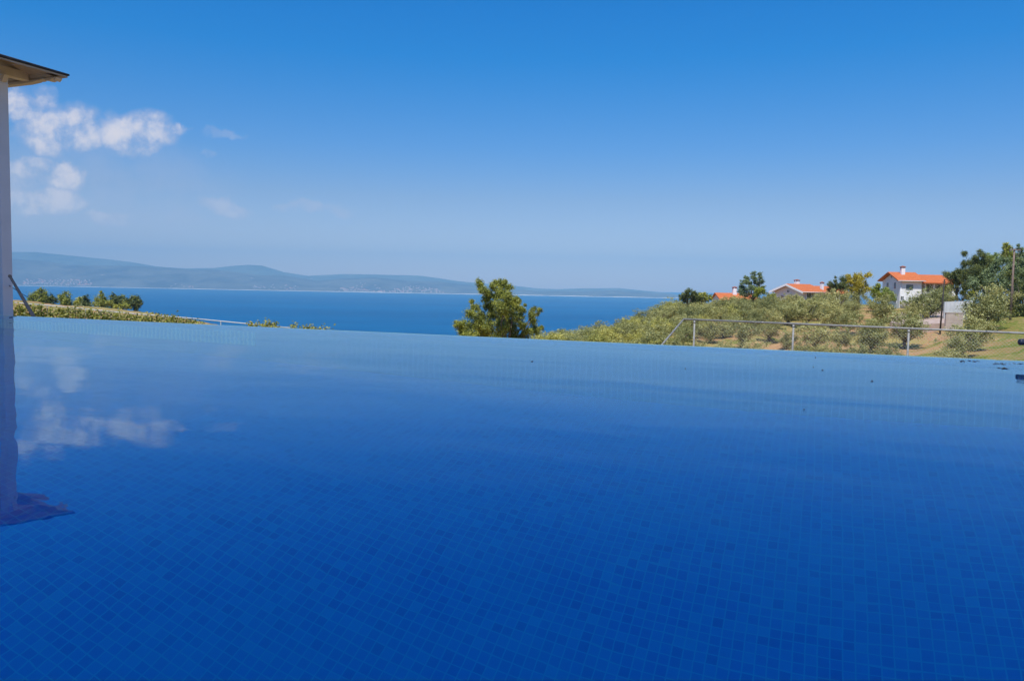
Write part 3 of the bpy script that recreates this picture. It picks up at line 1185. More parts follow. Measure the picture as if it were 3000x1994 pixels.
def vine_hedge(name, label, spans, per, size=0.10, cat='hedge'):
    """spans: (px, ytop, ybottom, Y)"""
    cs, rs = [], []
    for i in range(len(spans) - 1):
        a, c = spans[i], spans[i + 1]
        n = max(2, int((c[0] - a[0]) / 7))
        for k in range(n):
            t = (k + random.random()) / n
            px = a[0] + (c[0] - a[0]) * t
            yt = a[1] + (c[1] - a[1]) * t
            yb = a[2] + (c[2] - a[2]) * t
            Y = a[3] + (c[3] - a[3]) * t
            m = max(1, int((yb - yt) / 8))
            for j in range(m + 3):
                py = yt + 4 + (yb + 16 - yt) * (j + random.random() * .7) / (m + 2)
                q = at(px, py, Y + random.uniform(-.5, .9))
                cs.append(q)
                rs.append(random.uniform(.10, .22))
    for q in list(cs[::3]):
        gq = ground_z(q.x, q.y)
        if gq < q.z - .4:
            for f in (.15, .4, .65):
                cs.append(Vector((q.x + random.uniform(-.15, .15), q.y, gq + (q.z - gq) * f)))
                rs.append(.26)
    o0 = cs[0].copy()
    g = ground_z(o0.x, o0.y)
    o0.z = g
    C, N = clump_points([q - o0 for q in cs], rs, .75, size * .92, .85)
    N += np.array([0, -.5, .6])
    me = leaves_mesh('leaves', C, N, RNG.uniform(size * .6, size * 1.25, len(C)), .85)
    root = empty(name, o0, 0, label, cat)
    link('leaves', me, M_vine, root)
    # woody stems
    for q in cs[::max(5, len(cs) // 14)]:
        b = MB()
        gz = ground_z(q.x, q.y)
        p = Vector((q.x, q.y, min(gz, q.z - .5)))
        b.tube([p - o0, p.lerp(q, .6) - o0 + Vector((random.uniform(-.1, .1), 0, 0)), q - o0], [.018, .012, .005], 5)
        b.build('stem', M_bark, root)
    # strays that stick out above
    return root


vine_hedge('vine_hedge', 'thick leafy vine hedge climbing the boundary fence beside the gazebo', [(-120, 880, 950, 34.5), (28, 890, 935, 34.0), (250, 906, 940, 33.6), (400, 922, 942, 33.2), (500, 926, 948, 33.0), (560, 935, 952, 32.8), (598, 944, 954, 32.6)], 26)
vine_hedge('vine_bush', 'low ragged vine leaves before the path, right of the long hedge', [(722, 946, 960, 31), (770, 944, 962, 31), (800, 938, 962, 31), (818, 952, 965, 31)], 22, .10, 'bush')
vine_hedge('vine_bush', 'small sprig of vine leaves, middle one of the three low clumps by the pool edge', [(845, 956, 968, 30.6), (862, 950, 968, 30.6), (876, 954, 970, 30.6)], 20, .09, 'bush')
vine_hedge('vine_bush', 'sprawling vine sprig where the leaves run out along the pool edge', [(886, 957, 970, 30.2), (900, 950, 970, 30.2), (925, 957, 972, 30.2), (968, 962, 974, 30)], 20, .09, 'bush')

# pale path glimpsed beyond the hedge
b = MB()
pp = [on_ground(*q, 40) + Vector((0, 0, .06)) for q in ((575, 951), (620, 946.5), (705, 947.5), (745, 951), (660, 962), (580, 962))]
b.add([tuple(q) for q in pp] + [(q.x, q.y, q.z - 1.6) for q in pp], [(0, 1, 2, 3, 4, 5), (0, 1, 7, 6), (1, 2, 8, 7), (2, 3, 9, 8), (3, 4, 10, 9), (4, 5, 11, 10), (5, 0, 6, 11)])
tag(b.build('path', noisy('pale_gravel', (0.42, 0.38, 0.31), (0.56, 0.51, 0.43), 2, .9)), kind='structure')

# ------------------------------------------------------------------ trees


def limbs(mb, base, targets, r0, split=0.45):
    """tapered trunk that forks towards the targets (all local to base)"""
    c = sum((Vector(t) for t in targets), Vector()) / len(targets)
    fork = Vector((c.x * .35, c.y * .35, c.z * split))
    lean = Vector((random.uniform(-.08, .08), random.uniform(-.08, .08), 0)) * c.z
    mb.tube([(0, 0, -.3), (0, 0, 0), fork * .5 + lean, fork], [r0 * 1.5, r0 * 1.15, r0 * .9, r0 * .75], 8)
    for t in targets:
        t = Vector(t)
        mid = fork.lerp(t, .5) + Vector((random.uniform(-.12, .12), random.uniform(-.12, .12), random.uniform(-.05, .15))) * (t - fork).length
        mb.tube([fork - Vector((0, 0, r0 * .5)), mid, t], [r0 * .5, r0 * .3, r0 * .10], 6)


def olive_variant(k, mat_):
    """a small rounded olive about 3.6 m wide and 3.1 m tall"""
    cs, rs = [], []
    n = 44
    W, Hh = 1.55, 1.15
    lobes = [(random.uniform(-.5, .5), random.uniform(-.5, .5), random.uniform(.2, .5), random.uniform(.7, 1.0)) for _ in range(5)]
    while len(cs) < n:
        d = Vector((random.gauss(0, 1), random.gauss(0, 1), random.gauss(0, 1))).normalized()
        rr = random.uniform(.45, 1.0)
        lz = random.choice(lobes)
        p = Vector((lz[0] + d.x * W * .78 * rr * lz[3], lz[1] + d.y * W * .78 * rr * lz[3], 1.35 + lz[2] * .5 + d.z * Hh * .9 * rr))
        if p.z < .38:
            continue
        cs.append(p)
        rs.append(random.uniform(.22, .46))
    # whippy shoots
    for _ in range(16):
        a = random.random() * 6.28
        q = random.uniform(.3, 1.25)
        cs.append(Vector((math.cos(a) * q, math.sin(a) * q, 2.35 + random.uniform(-.1, .75) - q * .35)))
        rs.append(random.uniform(.10, .2))
    C, N = clump_points(cs, rs, 1.1, .105, .42)
    me = leaves_mesh('crown', C, N + np.array([0, -.2, .5]), RNG.uniform(.065, .145, len(C)), .42)
    b = MB()
    limbs(b, None, random.sample(cs[:30], 9), .13, .38)
    tm = b.mesh('trunk', True)
    return me, tm, mat_


OV = [olive_variant(k, M_olive if k % 3 else M_olivey) for k in range(7)]
for me, tm, mm in OV:
    me.materials.append(mm)
    tm.materials.append(M_bark)


def place_olive(p, width, label, group='olive trees of the grove', variant=None, tall=1.0):
    me, tm, _ = OV[variant if variant is not None else (random.choice((1, 2, 4, 5)) if p.x / p.y > .2 and random.random() < .93 else random.randrange(len(OV)))]
    s = width / 3.1
    root = empty('olive_tree', (p.x, p.y, p.z - .05), random.random() * 6.28, label, 'tree', group)
    root.scale = (s, s, s * tall * .80)
    for nm, m_ in (('crown', me), ('trunk', tm)):
        o = bpy.data.objects.new(nm, m_)
        COL.objects.link(o)
        o.parent = root
    return root


# the olives one can tell apart: foot in the photograph, crown width in photograph pixels, what sets each apart
OL = [
    (1925, 1012, 84, 'grey-green olive at the pool edge just left of the slanting fence brace'),
    (2002, 1012, 66, 'olive seen behind the slanting brace and the first fence post'),
    (2075, 1006, 84, 'olive right of the first fence post with a dark shadow patch beside it'),
    (2172, 1023, 104, 'widest olive in the middle of the first fence bay'),
    (2261, 1004, 84, 'round olive in the first bay, left of the second fence post'),
    (2307, 1024, 66, 'low bushy olive directly left of the foot of the second fence post'),
    (2378, 1030, 112, 'broad sparse olive right of the second fence post'),
    (2462, 1030, 80, 'olive by the pool edge in the middle of the second fence bay'),
    (2116, 934, 80, 'olive whose crown stands just above the rail left of the middle of the first bay'),
    (2178, 937, 72, 'olive above the rail under the tall cedar'),
    (2248, 937, 80, 'olive above the rail before the left corner of the middle house'),
    (2363, 957, 108, 'low wide olive above the rail, between the middle house and the second post'),
    (2455, 929, 88, 'olive above the rail under the yellow tree'),
    (2052, 944, 74, 'olive above the rail over the first fence post'),
    (1958, 940, 72, 'olive directly left of the upper end of the slanting brace'),
    (2320, 913, 60, 'olive right in front of the gable of the middle house'),
    (2366, 903, 56, 'dark olive in front of the long orange roof of the middle house'),
    (2410, 905, 60, 'pale olive covering the right end of the middle house'),
    (2509, 903, 72, 'silvery olive left of the bright green shrubs'),
    (2578, 945, 96, 'olive before the left corner of the two-storey white house'),
    (2484, 984, 84, 'olive just under the rail, left half of the second bay'),
    (2563, 996, 70, 'olive just under the rail, a step left of the third fence post'),
    (2548, 1034, 116, 'broad olive at the pool edge left of the third fence post'),
    (2640, 1021, 124, 'dark-shadowed olive right behind the third fence post'),
    (2712, 950, 118, 'open olive with its forked trunk showing, under the white house'),
    (2762, 916, 90, 'tall olive rising before the porch of the white house, left of the thin pole'),
    (2676, 955, 84, 'low olive on the rail line left of the forked one'),
    (2853, 1026, 124, 'dense olive under the rail right of the bare earth patch'),
    (2818, 1050, 116, 'low olive at the pool edge right of the bare earth patch'),
    (2883, 968, 144, 'big rounded olive left of the green meadow'),
    (2921, 930, 164, 'largest olive, above the big rounded one and below the pines'),
    (1630, 994, 84, 'rounded yellow-green olive right beside the big pine'),
    (1695, 996, 66, 'small pale olive second from the big pine at the pool edge'),
    (1713, 978, 62, 'dark-crowned olive behind the two nearest the big pine'),
    (1773, 974, 78, 'bright rounded olive in the middle of the slope between pine and brace'),
    (1760, 1002, 74, 'dark-footed olive at the pool edge left of the red earth patch'),
    (1829, 986, 76, 'olive standing above the red earth patch'),
    (1862, 1005, 72, 'low olive at the pool edge between the red earth patch and the brace'),
    (1608, 1006, 78, 'olive half hidden by the right edge of the big pine'),
    (1584, 1030, 70, 'olive at the pool edge touching the big pine'),
    (1876, 962, 70, 'olive just above the red earth patch, up the slope'),
    (1965, 1052, 84, 'olive tip cut off by the pool edge, inside the angle of the slanting brace'),
    (2040, 1058, 80, 'olive top cut off by the pool edge at the first fence post'),
    (2125, 1064, 84, 'olive top cut off by the pool edge, left third of the first bay'),
    (2218, 1064, 84, 'olive top cut off by the pool edge, middle of the first bay'),
    (2350, 1070, 90, 'olive top cut off by the pool edge right of the second post'),
    (2425, 1072, 84, 'olive top cut off by the pool edge, left third of the second bay'),
    (2508, 1076, 90, 'olive top cut off by the pool edge, middle of the second bay'),
    (2605, 1080, 84, 'olive top cut off by the pool edge, just left of the third post'),
    (2780, 1086, 90, 'small olive top at the pool edge where the bare earth begins'),
    (2430, 962, 96, 'sunlit olive on the rail line in the middle of the second bay'),
    (2300, 955, 84, 'olive on the rail line just left of the second post'),
    (2215, 966, 70, 'olive just under the rail in the middle of the first bay'),
    (2140, 975, 66, 'small olive under the rail, left part of the first bay'),
]
placed = []
for (px, py, w, lab) in OL:
    p = on_ground(px, py, 40)
    wd = pxs(w * 1.2, p.y)
    wd = min(max(wd, 2.2), 7.5)
    place_olive(p, wd, lab, tall=random.uniform(.9, 1.08))
    placed.append((p.x, p.y, wd))

# the rest of the grove: rows that climb the slope to the skyline
cands = []
for r in range(30):
    y = 64 + r * 4.3
    for c in range(60):
        u = .055 + c * (4.3 / y) + (r % 2) * (2.15 / y)
        if u > .62:
            break
        cands.append((u, y))
cnt = 0
for (u, y) in cands:
    u += random.uniform(-.006, .006)
    y += random.uniform(-1.0, 1.0)
    px = 1500 + u * F
    if px > 1990 and y < 94:
        continue
    if px > 2190 and y < 104:
        continue
    if px > 2520 or y > 158:
        continue
    if px > 2260 and y > 150:
        continue
    if u < .18 and y > 118:
        continue
    if px > 2440 and random.random() < .5:
        continue
    if random.random() < .06:
        continue
    x = u * y
    if any((x - a) ** 2 + (y - b_) ** 2 < (1.2 + w * .38) ** 2 for a, b_, w in placed):
        continue
    p = Vector((x, y, ground_z(x, y)))
    wd = random.uniform(3.3, 4.7)
    if px < 1990:
        lab = 'one of the close-set olives covering the slope right of the big pine'
    elif px < 2260:
        lab = 'one of the small olives on the upper slope below the cedar and low roof'
    else:
        lab = 'one of the small olives around the foot of the middle house'
    place_olive(p, wd, lab, variant=None, tall=random.uniform(.85, 1.0))
    placed.append((x, y, wd))
    cnt += 1
print('grove', cnt + len(OL))


def blob_tree(name, label, Y, blobs, base_px, mat_, per=260, leaf=(.10, .2), aspect=.35, depth=1.0, trunk=.12, group=None, upright=None, cat='tree', off=(0, -.15, .35), cov=1.7, split=.45, flat=1.0, sub=6):
    """a tree whose crown is made of leafy clumps; each blob (px, py, r in px) breaks into smaller ones set at different depths"""
    foot = at(base_px[0], base_px[1], Y)
    gz = ground_z(foot.x, foot.y)
    foot.z = min(gz, foot.z)
    W = max(q[0] + q[2] for q in blobs) - min(q[0] - q[2] for q in blobs)
    Wm = pxs(W, Y)
    cs, rs, big = [], [], []
    for (px, py, r) in blobs:
        R_ = pxs(r, Y)
        dd = depth * random.uniform(-.32, .32) * Wm
        c = at(px, py, Y + dd)
        c = at(px, py, Y) + Vector((0, dd, 0))
        big.append(c - foot)
        for k in range(sub * 2 + 2):
            d = Vector((random.gauss(0, 1), random.gauss(0, 1), random.gauss(0, .8))).normalized() * R_ * random.uniform(.3, 1.12)
            cs.append(c - foot + d)
            rs.append(R_ * random.uniform(.33, .7))
    C, N = clump_points(cs, rs, cov, (leaf[0] + leaf[1]) / 2, aspect, flat)
    me = leaves_mesh('crown', C, N + np.array(off), RNG.uniform(leaf[0], leaf[1], len(C)), aspect, upright)
    root = empty(name, foot, 0, label, cat, group)
    link('crown', me, mat_, root)
    b = MB()
    tg = big if len(big) <= 12 else random.sample(big, 12)
    limbs(b, None, tg, trunk, split)
    b.build('trunk', M_bark, root, True)
    return root


# the big pine by the pool edge
z4 = lambda L: [(1280 + x / 3.37, 780 + y / 3.37, r / 3.37) for x, y, r in L]
PINE = z4([(600, 165, 38), (660, 160, 38), (430, 165, 36), (415, 215, 26), (470, 235, 42), (720, 215, 36), (560, 205, 38), (640, 230, 60), (620, 290, 64), (520, 285, 52), (700, 300, 56),
           (480, 330, 34), (760, 340, 50), (800, 335, 36), (330, 358, 26), (375, 410, 44), (540, 390, 66), (650, 400, 80), (760, 410, 66), (835, 420, 44), (340, 470, 54), (430, 500, 62),
           (560, 480, 70), (680, 500, 76), (800, 500, 60), (225, 560, 46), (290, 590, 62), (400, 600, 76), (520, 590, 60), (620, 590, 70), (730, 610, 70), (850, 580, 44), (950, 420, 24), (1022, 432, 27),
           (940, 480, 40), (1000, 480, 24), (950, 550, 46), (900, 640, 50), (975, 640, 48), (1030, 600, 26), (240, 640, 42), (330, 670, 70), (460, 680, 70), (600, 690, 70), (740, 700, 60), (860, 700, 40), (870, 380, 18)])
blob_tree('pine_tree', 'big ragged yellow-green pine rising from behind the pool edge before the sea', 42, PINE, (1470, 1110), M_pine, 105, (.06, .15), .24, .9, .16, upright=.35, split=.3, cov=1.5, sub=9)

# small trees of the wood on the left headland
LT = [
    ('round_tree', 'tallest tree of the headland wood, farthest left, beside the leaning pole', 210, [(118, 862, 14), (116, 850, 8), (108, 876, 16), (128, 874, 15), (120, 886, 17)], M_pine, 'tree'),
    ('round_tree', 'low rounded tree between the leaning pole and the tallest headland tree', 212, [(92, 872, 10), (90, 882, 12), (84, 886, 8)], M_green, 'tree'),
    ('round_tree', 'dark small tree second to the right of the tallest headland tree', 214, [(152, 872, 10), (154, 882, 13), (146, 886, 10)], M_dark, 'tree'),
    ('round_tree', 'broad rust-tipped tree between two dark ones on the headland', 210, [(190, 870, 13), (186, 880, 14), (200, 882, 13), (192, 888, 16)], M_pine, 'tree'),
    ('round_tree', 'reddish thin tree left of the slim dark conifer', 216, [(232, 879, 9), (234, 887, 11), (222, 888, 10)], M_pine, 'tree'),
    ('conifer', 'slim dark conifer in the middle of the headland wood', 212, [(251, 868, 5), (251, 876, 9), (252, 886, 12), (252, 894, 12)], M_dark, 'tree'),
    ('conifer', 'spire-topped conifer with an olive-green skirt', 208, [(299, 855, 4), (299, 864, 7), (300, 874, 10), (290, 884, 14), (308, 886, 13), (298, 893, 17)], M_pine, 'tree'),
    ('conifer', 'dark conifer right of the spire-topped one', 212, [(330, 864, 6), (331, 873, 10), (332, 884, 13), (330, 894, 14)], M_dark, 'tree'),
    ('round_tree', 'greyish tree squeezed between the dark conifer and the last round pine', 214, [(354, 869, 7), (355, 878, 10), (352, 888, 12)], M_cedar, 'tree'),
    ('umbrella_pine', 'wide dark pine that ends the headland wood on the sea side', 208, [(392, 874, 11), (380, 880, 10), (402, 882, 12), (390, 889, 14), (406, 893, 10), (392, 899, 13)], M_dark, 'tree'),
    ('round_bush', 'orange-brown bush at the foot of the last dark pine', 204, [(360, 895, 11), (372, 898, 10), (348, 899, 9)], M_pine, 'bush'),
    ('round_bush', 'pale grey bush before the slim dark conifer', 203, [(226, 896, 8), (236, 899, 8)], M_olive, 'bush'),
]
for nm, lab, Y, bl, mm, cat in LT:
    bx = sum(q[0] for q in bl) / len(bl)
    blob_tree(nm, lab, Y, bl, (bx, 912), mm, 75, (.25, .5), .5, .8, .12, cat=cat, group='trees on the left headland')

vine_hedge('scrub_hedge', 'low brownish scrub along the crest of the left headland', [(420, 911, 918, 190), (470, 913, 921, 190), (520, 921, 930, 190), (560, 929, 938, 190)], 20, .5)

# feature trees on the right-hand skyline
z8 = lambda L: [(2090 + x / 6.553, 760 + y / 6.553, r / 6.553) for x, y, r in L]
blob_tree('cedar_tree', 'tall feathery grey-green cedar between the low roof and the middle house', 146,
          z8([(740, 270, 48), (850, 280, 40), (680, 340, 60), (800, 350, 60), (900, 340, 48), (570, 430, 60), (700, 440, 70), (850, 440, 70), (960, 420, 50), (560, 540, 70), (690, 550, 70), (820, 540, 60), (950, 540, 60), (500, 630, 60), (640, 650, 80), (800, 650, 80), (940, 640, 50)]),
          (2205, 884), M_cedar, 60, (.16, .42), .3, .8, .2, flat=.7)
blob_tree('small_tree', 'small golden-green tree growing at the right foot of the feathery cedar', 143, z8([(900, 560, 50), (860, 610, 60), (950, 600, 40), (830, 660, 50)]), (2222, 885), M_lime, 60, (.15, .35), .5, .8, .1)
blob_tree('round_bush', 'round lime-green bush against the left wall of the middle house', 150, z8([(1080, 700, 50), (1130, 690, 45), (1160, 740, 45), (1090, 750, 50)]), (2262, 886), M_lime, 60, (.15, .3), .6, .8, .08, cat='bush')
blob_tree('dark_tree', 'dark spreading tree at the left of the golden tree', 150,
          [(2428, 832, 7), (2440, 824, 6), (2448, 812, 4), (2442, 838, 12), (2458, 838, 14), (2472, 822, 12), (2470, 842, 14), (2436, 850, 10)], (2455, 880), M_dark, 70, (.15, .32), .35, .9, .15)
blob_tree('golden_tree', 'bright golden-yellow tree on the skyline between the two houses', 146,
          [(2482, 812, 9), (2500, 810, 10), (2520, 812, 12), (2534, 806, 9), (2490, 826, 13), (2510, 830, 16), (2530, 830, 14), (2498, 845, 14), (2522, 848, 14), (2536, 846, 10)], (2510, 888), M_yellow, 75, (.14, .32), .6, .9, .15)
blob_tree('leafy_shrub', 'bright green upright shrub between the golden tree and the white house', 138,
          [(2556, 848, 8), (2568, 838, 8), (2574, 850, 12), (2560, 862, 14), (2575, 868, 14)], (2566, 895), M_lime, 70, (.14, .32), .45, .9, .1, cat='shrub', upright=.4)
blob_tree('leafy_shrub', 'bright green shrub touching the shaded gable wall of the white house', 137,
          [(2596, 846, 8), (2592, 856, 11), (2604, 858, 11), (2598, 870, 14), (2610, 874, 10)], (2598, 897), M_green, 75, (.14, .32), .45, .9, .1, cat='shrub', upright=.4)
blob_tree('dark_bush', 'round dark tree on the skyline where the far coast ends', 128,
          [(2008, 854, 6), (2018, 850, 7), (2028, 857, 8), (2006, 864, 9), (2020, 866, 11), (2034, 866, 9), (1998, 872, 10), (2014, 876, 12), (2034, 878, 12)], (2018, 885), M_dark, 60, (.12, .28), .5, .9, .1)
blob_tree('dark_bush', 'smaller dark tree right of the skyline one, before the low red roof', 130,
          [(2048, 863, 6), (2060, 861, 6), (2068, 865, 7), (2052, 872, 9), (2066, 874, 10), (2080, 872, 7), (2056, 882, 11)], (2058, 888), M_pine, 60, (.12, .28), .5, .9, .1)

# wood at the right
z6 = lambda L: [(2400 + x / 3.932, 690 + y / 3.932, r / 3.932) for x, y, r in L]
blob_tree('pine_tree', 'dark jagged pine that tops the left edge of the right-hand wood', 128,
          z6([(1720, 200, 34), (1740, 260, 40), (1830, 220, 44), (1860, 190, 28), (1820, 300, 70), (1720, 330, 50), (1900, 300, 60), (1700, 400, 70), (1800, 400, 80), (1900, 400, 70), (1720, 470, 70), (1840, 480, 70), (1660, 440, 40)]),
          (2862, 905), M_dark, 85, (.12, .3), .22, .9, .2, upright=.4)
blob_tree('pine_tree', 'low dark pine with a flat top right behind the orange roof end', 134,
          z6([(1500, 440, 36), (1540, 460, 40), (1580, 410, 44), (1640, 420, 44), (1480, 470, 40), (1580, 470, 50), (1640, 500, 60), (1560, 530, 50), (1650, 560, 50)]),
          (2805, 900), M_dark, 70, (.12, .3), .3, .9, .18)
blob_tree('pine_tree', 'rounder green pine between the jagged pine and the tall spire', 132,
          z6([(1960, 250, 44), (2020, 240, 40), (1980, 320, 60), (1940, 380, 60), (2040, 300, 50), (2060, 370, 60)]), (2905, 905), M_green, 75, (.12, .3), .3, .9, .18)
blob_tree('broadleaf_tree', 'pale green broad tree in the middle of the right-hand wood', 124,
          z6([(2080, 300, 50), (2140, 280, 50), (2060, 380, 60), (2150, 370, 60), (1960, 450, 60), (2060, 470, 70), (2150, 470, 60), (1850, 520, 60), (1950, 540, 70), (2060, 550, 70), (1780, 560, 50), (2150, 550, 60), (1880, 600, 50)]),
          (2915, 920), M_cedar, 75, (.13, .32), .5, .9, .2)
blob_tree('tall_conifer', 'tallest spire-shaped conifer, left of the brown wooden pole', 128,
          z6([(2150, 100, 26), (2120, 140, 26), (2180, 140, 34), (2150, 190, 46), (2200, 210, 36), (2140, 240, 44)]), (2948, 905), M_pine, 85, (.12, .28), .25, .9, .18, upright=.3)
blob_tree('broadleaf_tree', 'shadowed leafy tree filling the back of the right-hand wood', 138,
          z6([(1900, 330, 80), (2000, 400, 90), (2120, 300, 80), (2230, 280, 70), (2330, 330, 80), (1850, 480, 80), (1980, 540, 90), (2120, 450, 90), (2240, 420, 90), (2350, 470, 90), (2050, 640, 90), (2200, 600, 90), (2340, 620, 90), (1780, 560, 60)]),
          (2925, 905), M_green, 75, (.14, .34), .5, .7, .2, off=(0, 0, .1))
blob_tree('tall_conifer', 'dark conifer behind and right of the brown wooden pole', 130,
          z6([(2300, 110, 18), (2310, 160, 30), (2290, 220, 40), (2340, 220, 40), (2330, 290, 60), (2290, 340, 50), (2350, 380, 60), (2300, 420, 60), (2340, 480, 60), (2300, 540, 60), (2350, 560, 60)]), (2988, 905), M_cedar, 85, (.12, .3), .25, .9, .2, upright=.3)
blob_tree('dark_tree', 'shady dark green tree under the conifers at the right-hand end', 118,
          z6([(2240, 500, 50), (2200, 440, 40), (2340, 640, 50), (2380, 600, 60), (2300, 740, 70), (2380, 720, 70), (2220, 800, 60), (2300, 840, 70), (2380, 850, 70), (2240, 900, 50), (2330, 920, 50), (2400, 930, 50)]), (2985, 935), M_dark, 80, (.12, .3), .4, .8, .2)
blob_tree('clipped_hedge', 'lime-yellow hedge running from the porch of the white house to the wood', 136,
          z6([(1420, 620, 30), (1470, 610, 34), (1530, 600, 34), (1590, 610, 34), (1650, 610, 34), (1710, 600, 32), (1770, 600, 32), (1830, 605, 28), (1660, 650, 34), (1740, 660, 34), (1800, 650, 34)]), (2820, 880), M_lime, 75, (.12, .28), .6, .5, .1, cat='hedge')
blob_tree('dark_shrub', 'brownish shrub below the lime-yellow hedge', 130,
          z6([(1680, 690, 30), (1740, 700, 36), (1800, 700, 34), (1850, 720, 30)]), (2845, 893), M_olive, 70, (.12, .28), .5, .8, .1, cat='shrub')
blob_tree('climbing_plant', 'row of pot plants and creepers at the foot of the white house front', 143.2,
          z6([(935, 770, 14), (970, 755, 16), (1010, 765, 16), (1050, 755, 16), (1090, 760, 18), (1120, 750, 14)]), (2660, 896), M_green, 50, (.08, .18), .6, .15, .03, cat='plant')

# ------------------------------------------------------------------ houses


def gable_roof(b, x0, x1, y0, y1, ze, zr, t=.18, hip0=0.0, hip1=0.0):
    """ridge along x at mid depth; ze eave height, zr ridge height"""
    ym = (y0 + y1) / 2
    for d in (0, 1):
        pass
    vs = []
    for dz in (0.0, t):
        vs += [(x0, y0, ze + dz), (x1, y0, ze + dz), (x1, y1, ze + dz), (x0, y1, ze + dz), (x0 + hip0, ym, zr + dz), (x1 - hip1, ym, zr + dz)]
    b.add(vs, [(0, 1, 5, 4), (2, 3, 4, 5), (6, 7, 11, 10), (8, 9, 10, 11), (0, 1, 7, 6), (2, 3, 9, 8)] +
          ([(1, 2, 5), (7, 8, 11), (1, 2, 8, 7)] if hip1 else [(1, 7, 11, 5), (5, 11, 8, 2)]) +
          ([(3, 0, 4), (9, 6, 10), (3, 0, 6, 9)] if hip0 else [(0, 6, 10, 4), (4, 10, 9, 3)]))


def gable_wall(b, x0, x1, y0, y1, z0, ze, zr):
    ym = (y0 + y1) / 2
    vs = [(x0, y0, z0), (x1, y0, z0), (x1, y1, z0), (x0, y1, z0), (x0, y0, ze), (x1, y0, ze), (x1, y1, ze), (x0, y1, ze), (x0, ym, zr), (x1, ym, zr)]
    b.add(vs, [(0, 1, 5, 4), (2, 3, 7, 6), (1, 2, 6, 9, 5), (3, 0, 4, 8, 7), (0, 3, 2, 1), (4, 5, 9, 8), (6, 7, 8, 9)])


def window(parent, x0, x1, z0, z1, y, axis='y', shutter=False, d=.05):
    """opening on a wall facing -y (axis y) or -x (axis x); pane set behind a proud frame"""
    fr = MB()
    T = .07

    def bx(a0, a1, b0, b1, n0, n1):
        if axis == 'y':
            return ((a0, n0, b0), (a1, n1, b1))
        return ((n0, a0, b0), (n1, a1, b1))
    for a0, a1, b0, b1 in ((x0 - T, x1 + T, z0 - T, z0), (x0 - T, x1 + T, z1, z1 + T), (x0 - T, x0, z0, z1), (x1, x1 + T, z0, z1), ((x0 + x1) / 2 - .03, (x0 + x1) / 2 + .03, z0, z1)):
        fr.box(*bx(a0, a1, b0, b1, y - d, y + .02))
    f = fr.build('window', M_shut if shutter else M_white, parent)
    pn = MB()
    if shutter:
        n = max(3, int((z1 - z0) / .12))
        for k in range(n):
            q = z0 + (z1 - z0) * k / n
            pn.box(*bx(x0, x1, q + .01, q + (z1 - z0) / n * .8, y - d * .6, y + .015))
    pn.box(*bx(x0, x1, z0, z1, y - .012, y + .012))
    pn.build('shutter' if shutter else 'pane', M_shut if shutter else M_glassd, f)
    return f


def chimney(parent, x, y, z0, z1, w=.7, name='chimney'):
    b = MB()
    b.box((x - w / 2, y - w / 2, z0), (x + w / 2, y + w / 2, z1))
    c = b.build(name, M_white, parent, False, .02)
    b = MB()
    for sx in (-1, 1):
        for sy in (-1, 1):
            b.box((x + sx * w * .38 - .07, y + sy * w * .38 - .07, z1 + .001), (x + sx * w * .38 + .07, y + sy * w * .38 + .07, z1 + .22))
    b.box((x - w * .62, y - w * .62, z1 + .221), (x + w * .62, y + w * .62, z1 + .30))
    b.add([(x - w * .62, y - w * .62, z1 + .301), (x + w * .62, y - w * .62, z1 + .301), (x + w * .62, y + w * .62, z1 + .301), (x - w * .62, y + w * .62, z1 + .301), (x, y, z1 + .5)], [(0, 1, 4), (1, 2, 4), (2, 3, 4), (3, 0, 4)])
    b.build('chimney_cap', noisy('terracotta_cap', (.25, .08, .05), (.4, .14, .08), 3, .8), c)


def gutter(parent, x0, x1, y, z):
    b = MB()
    b.tube([(x0, y, z), (x1, y, z)], .06, 8)
    b.build('gutter', M_white, parent, True)


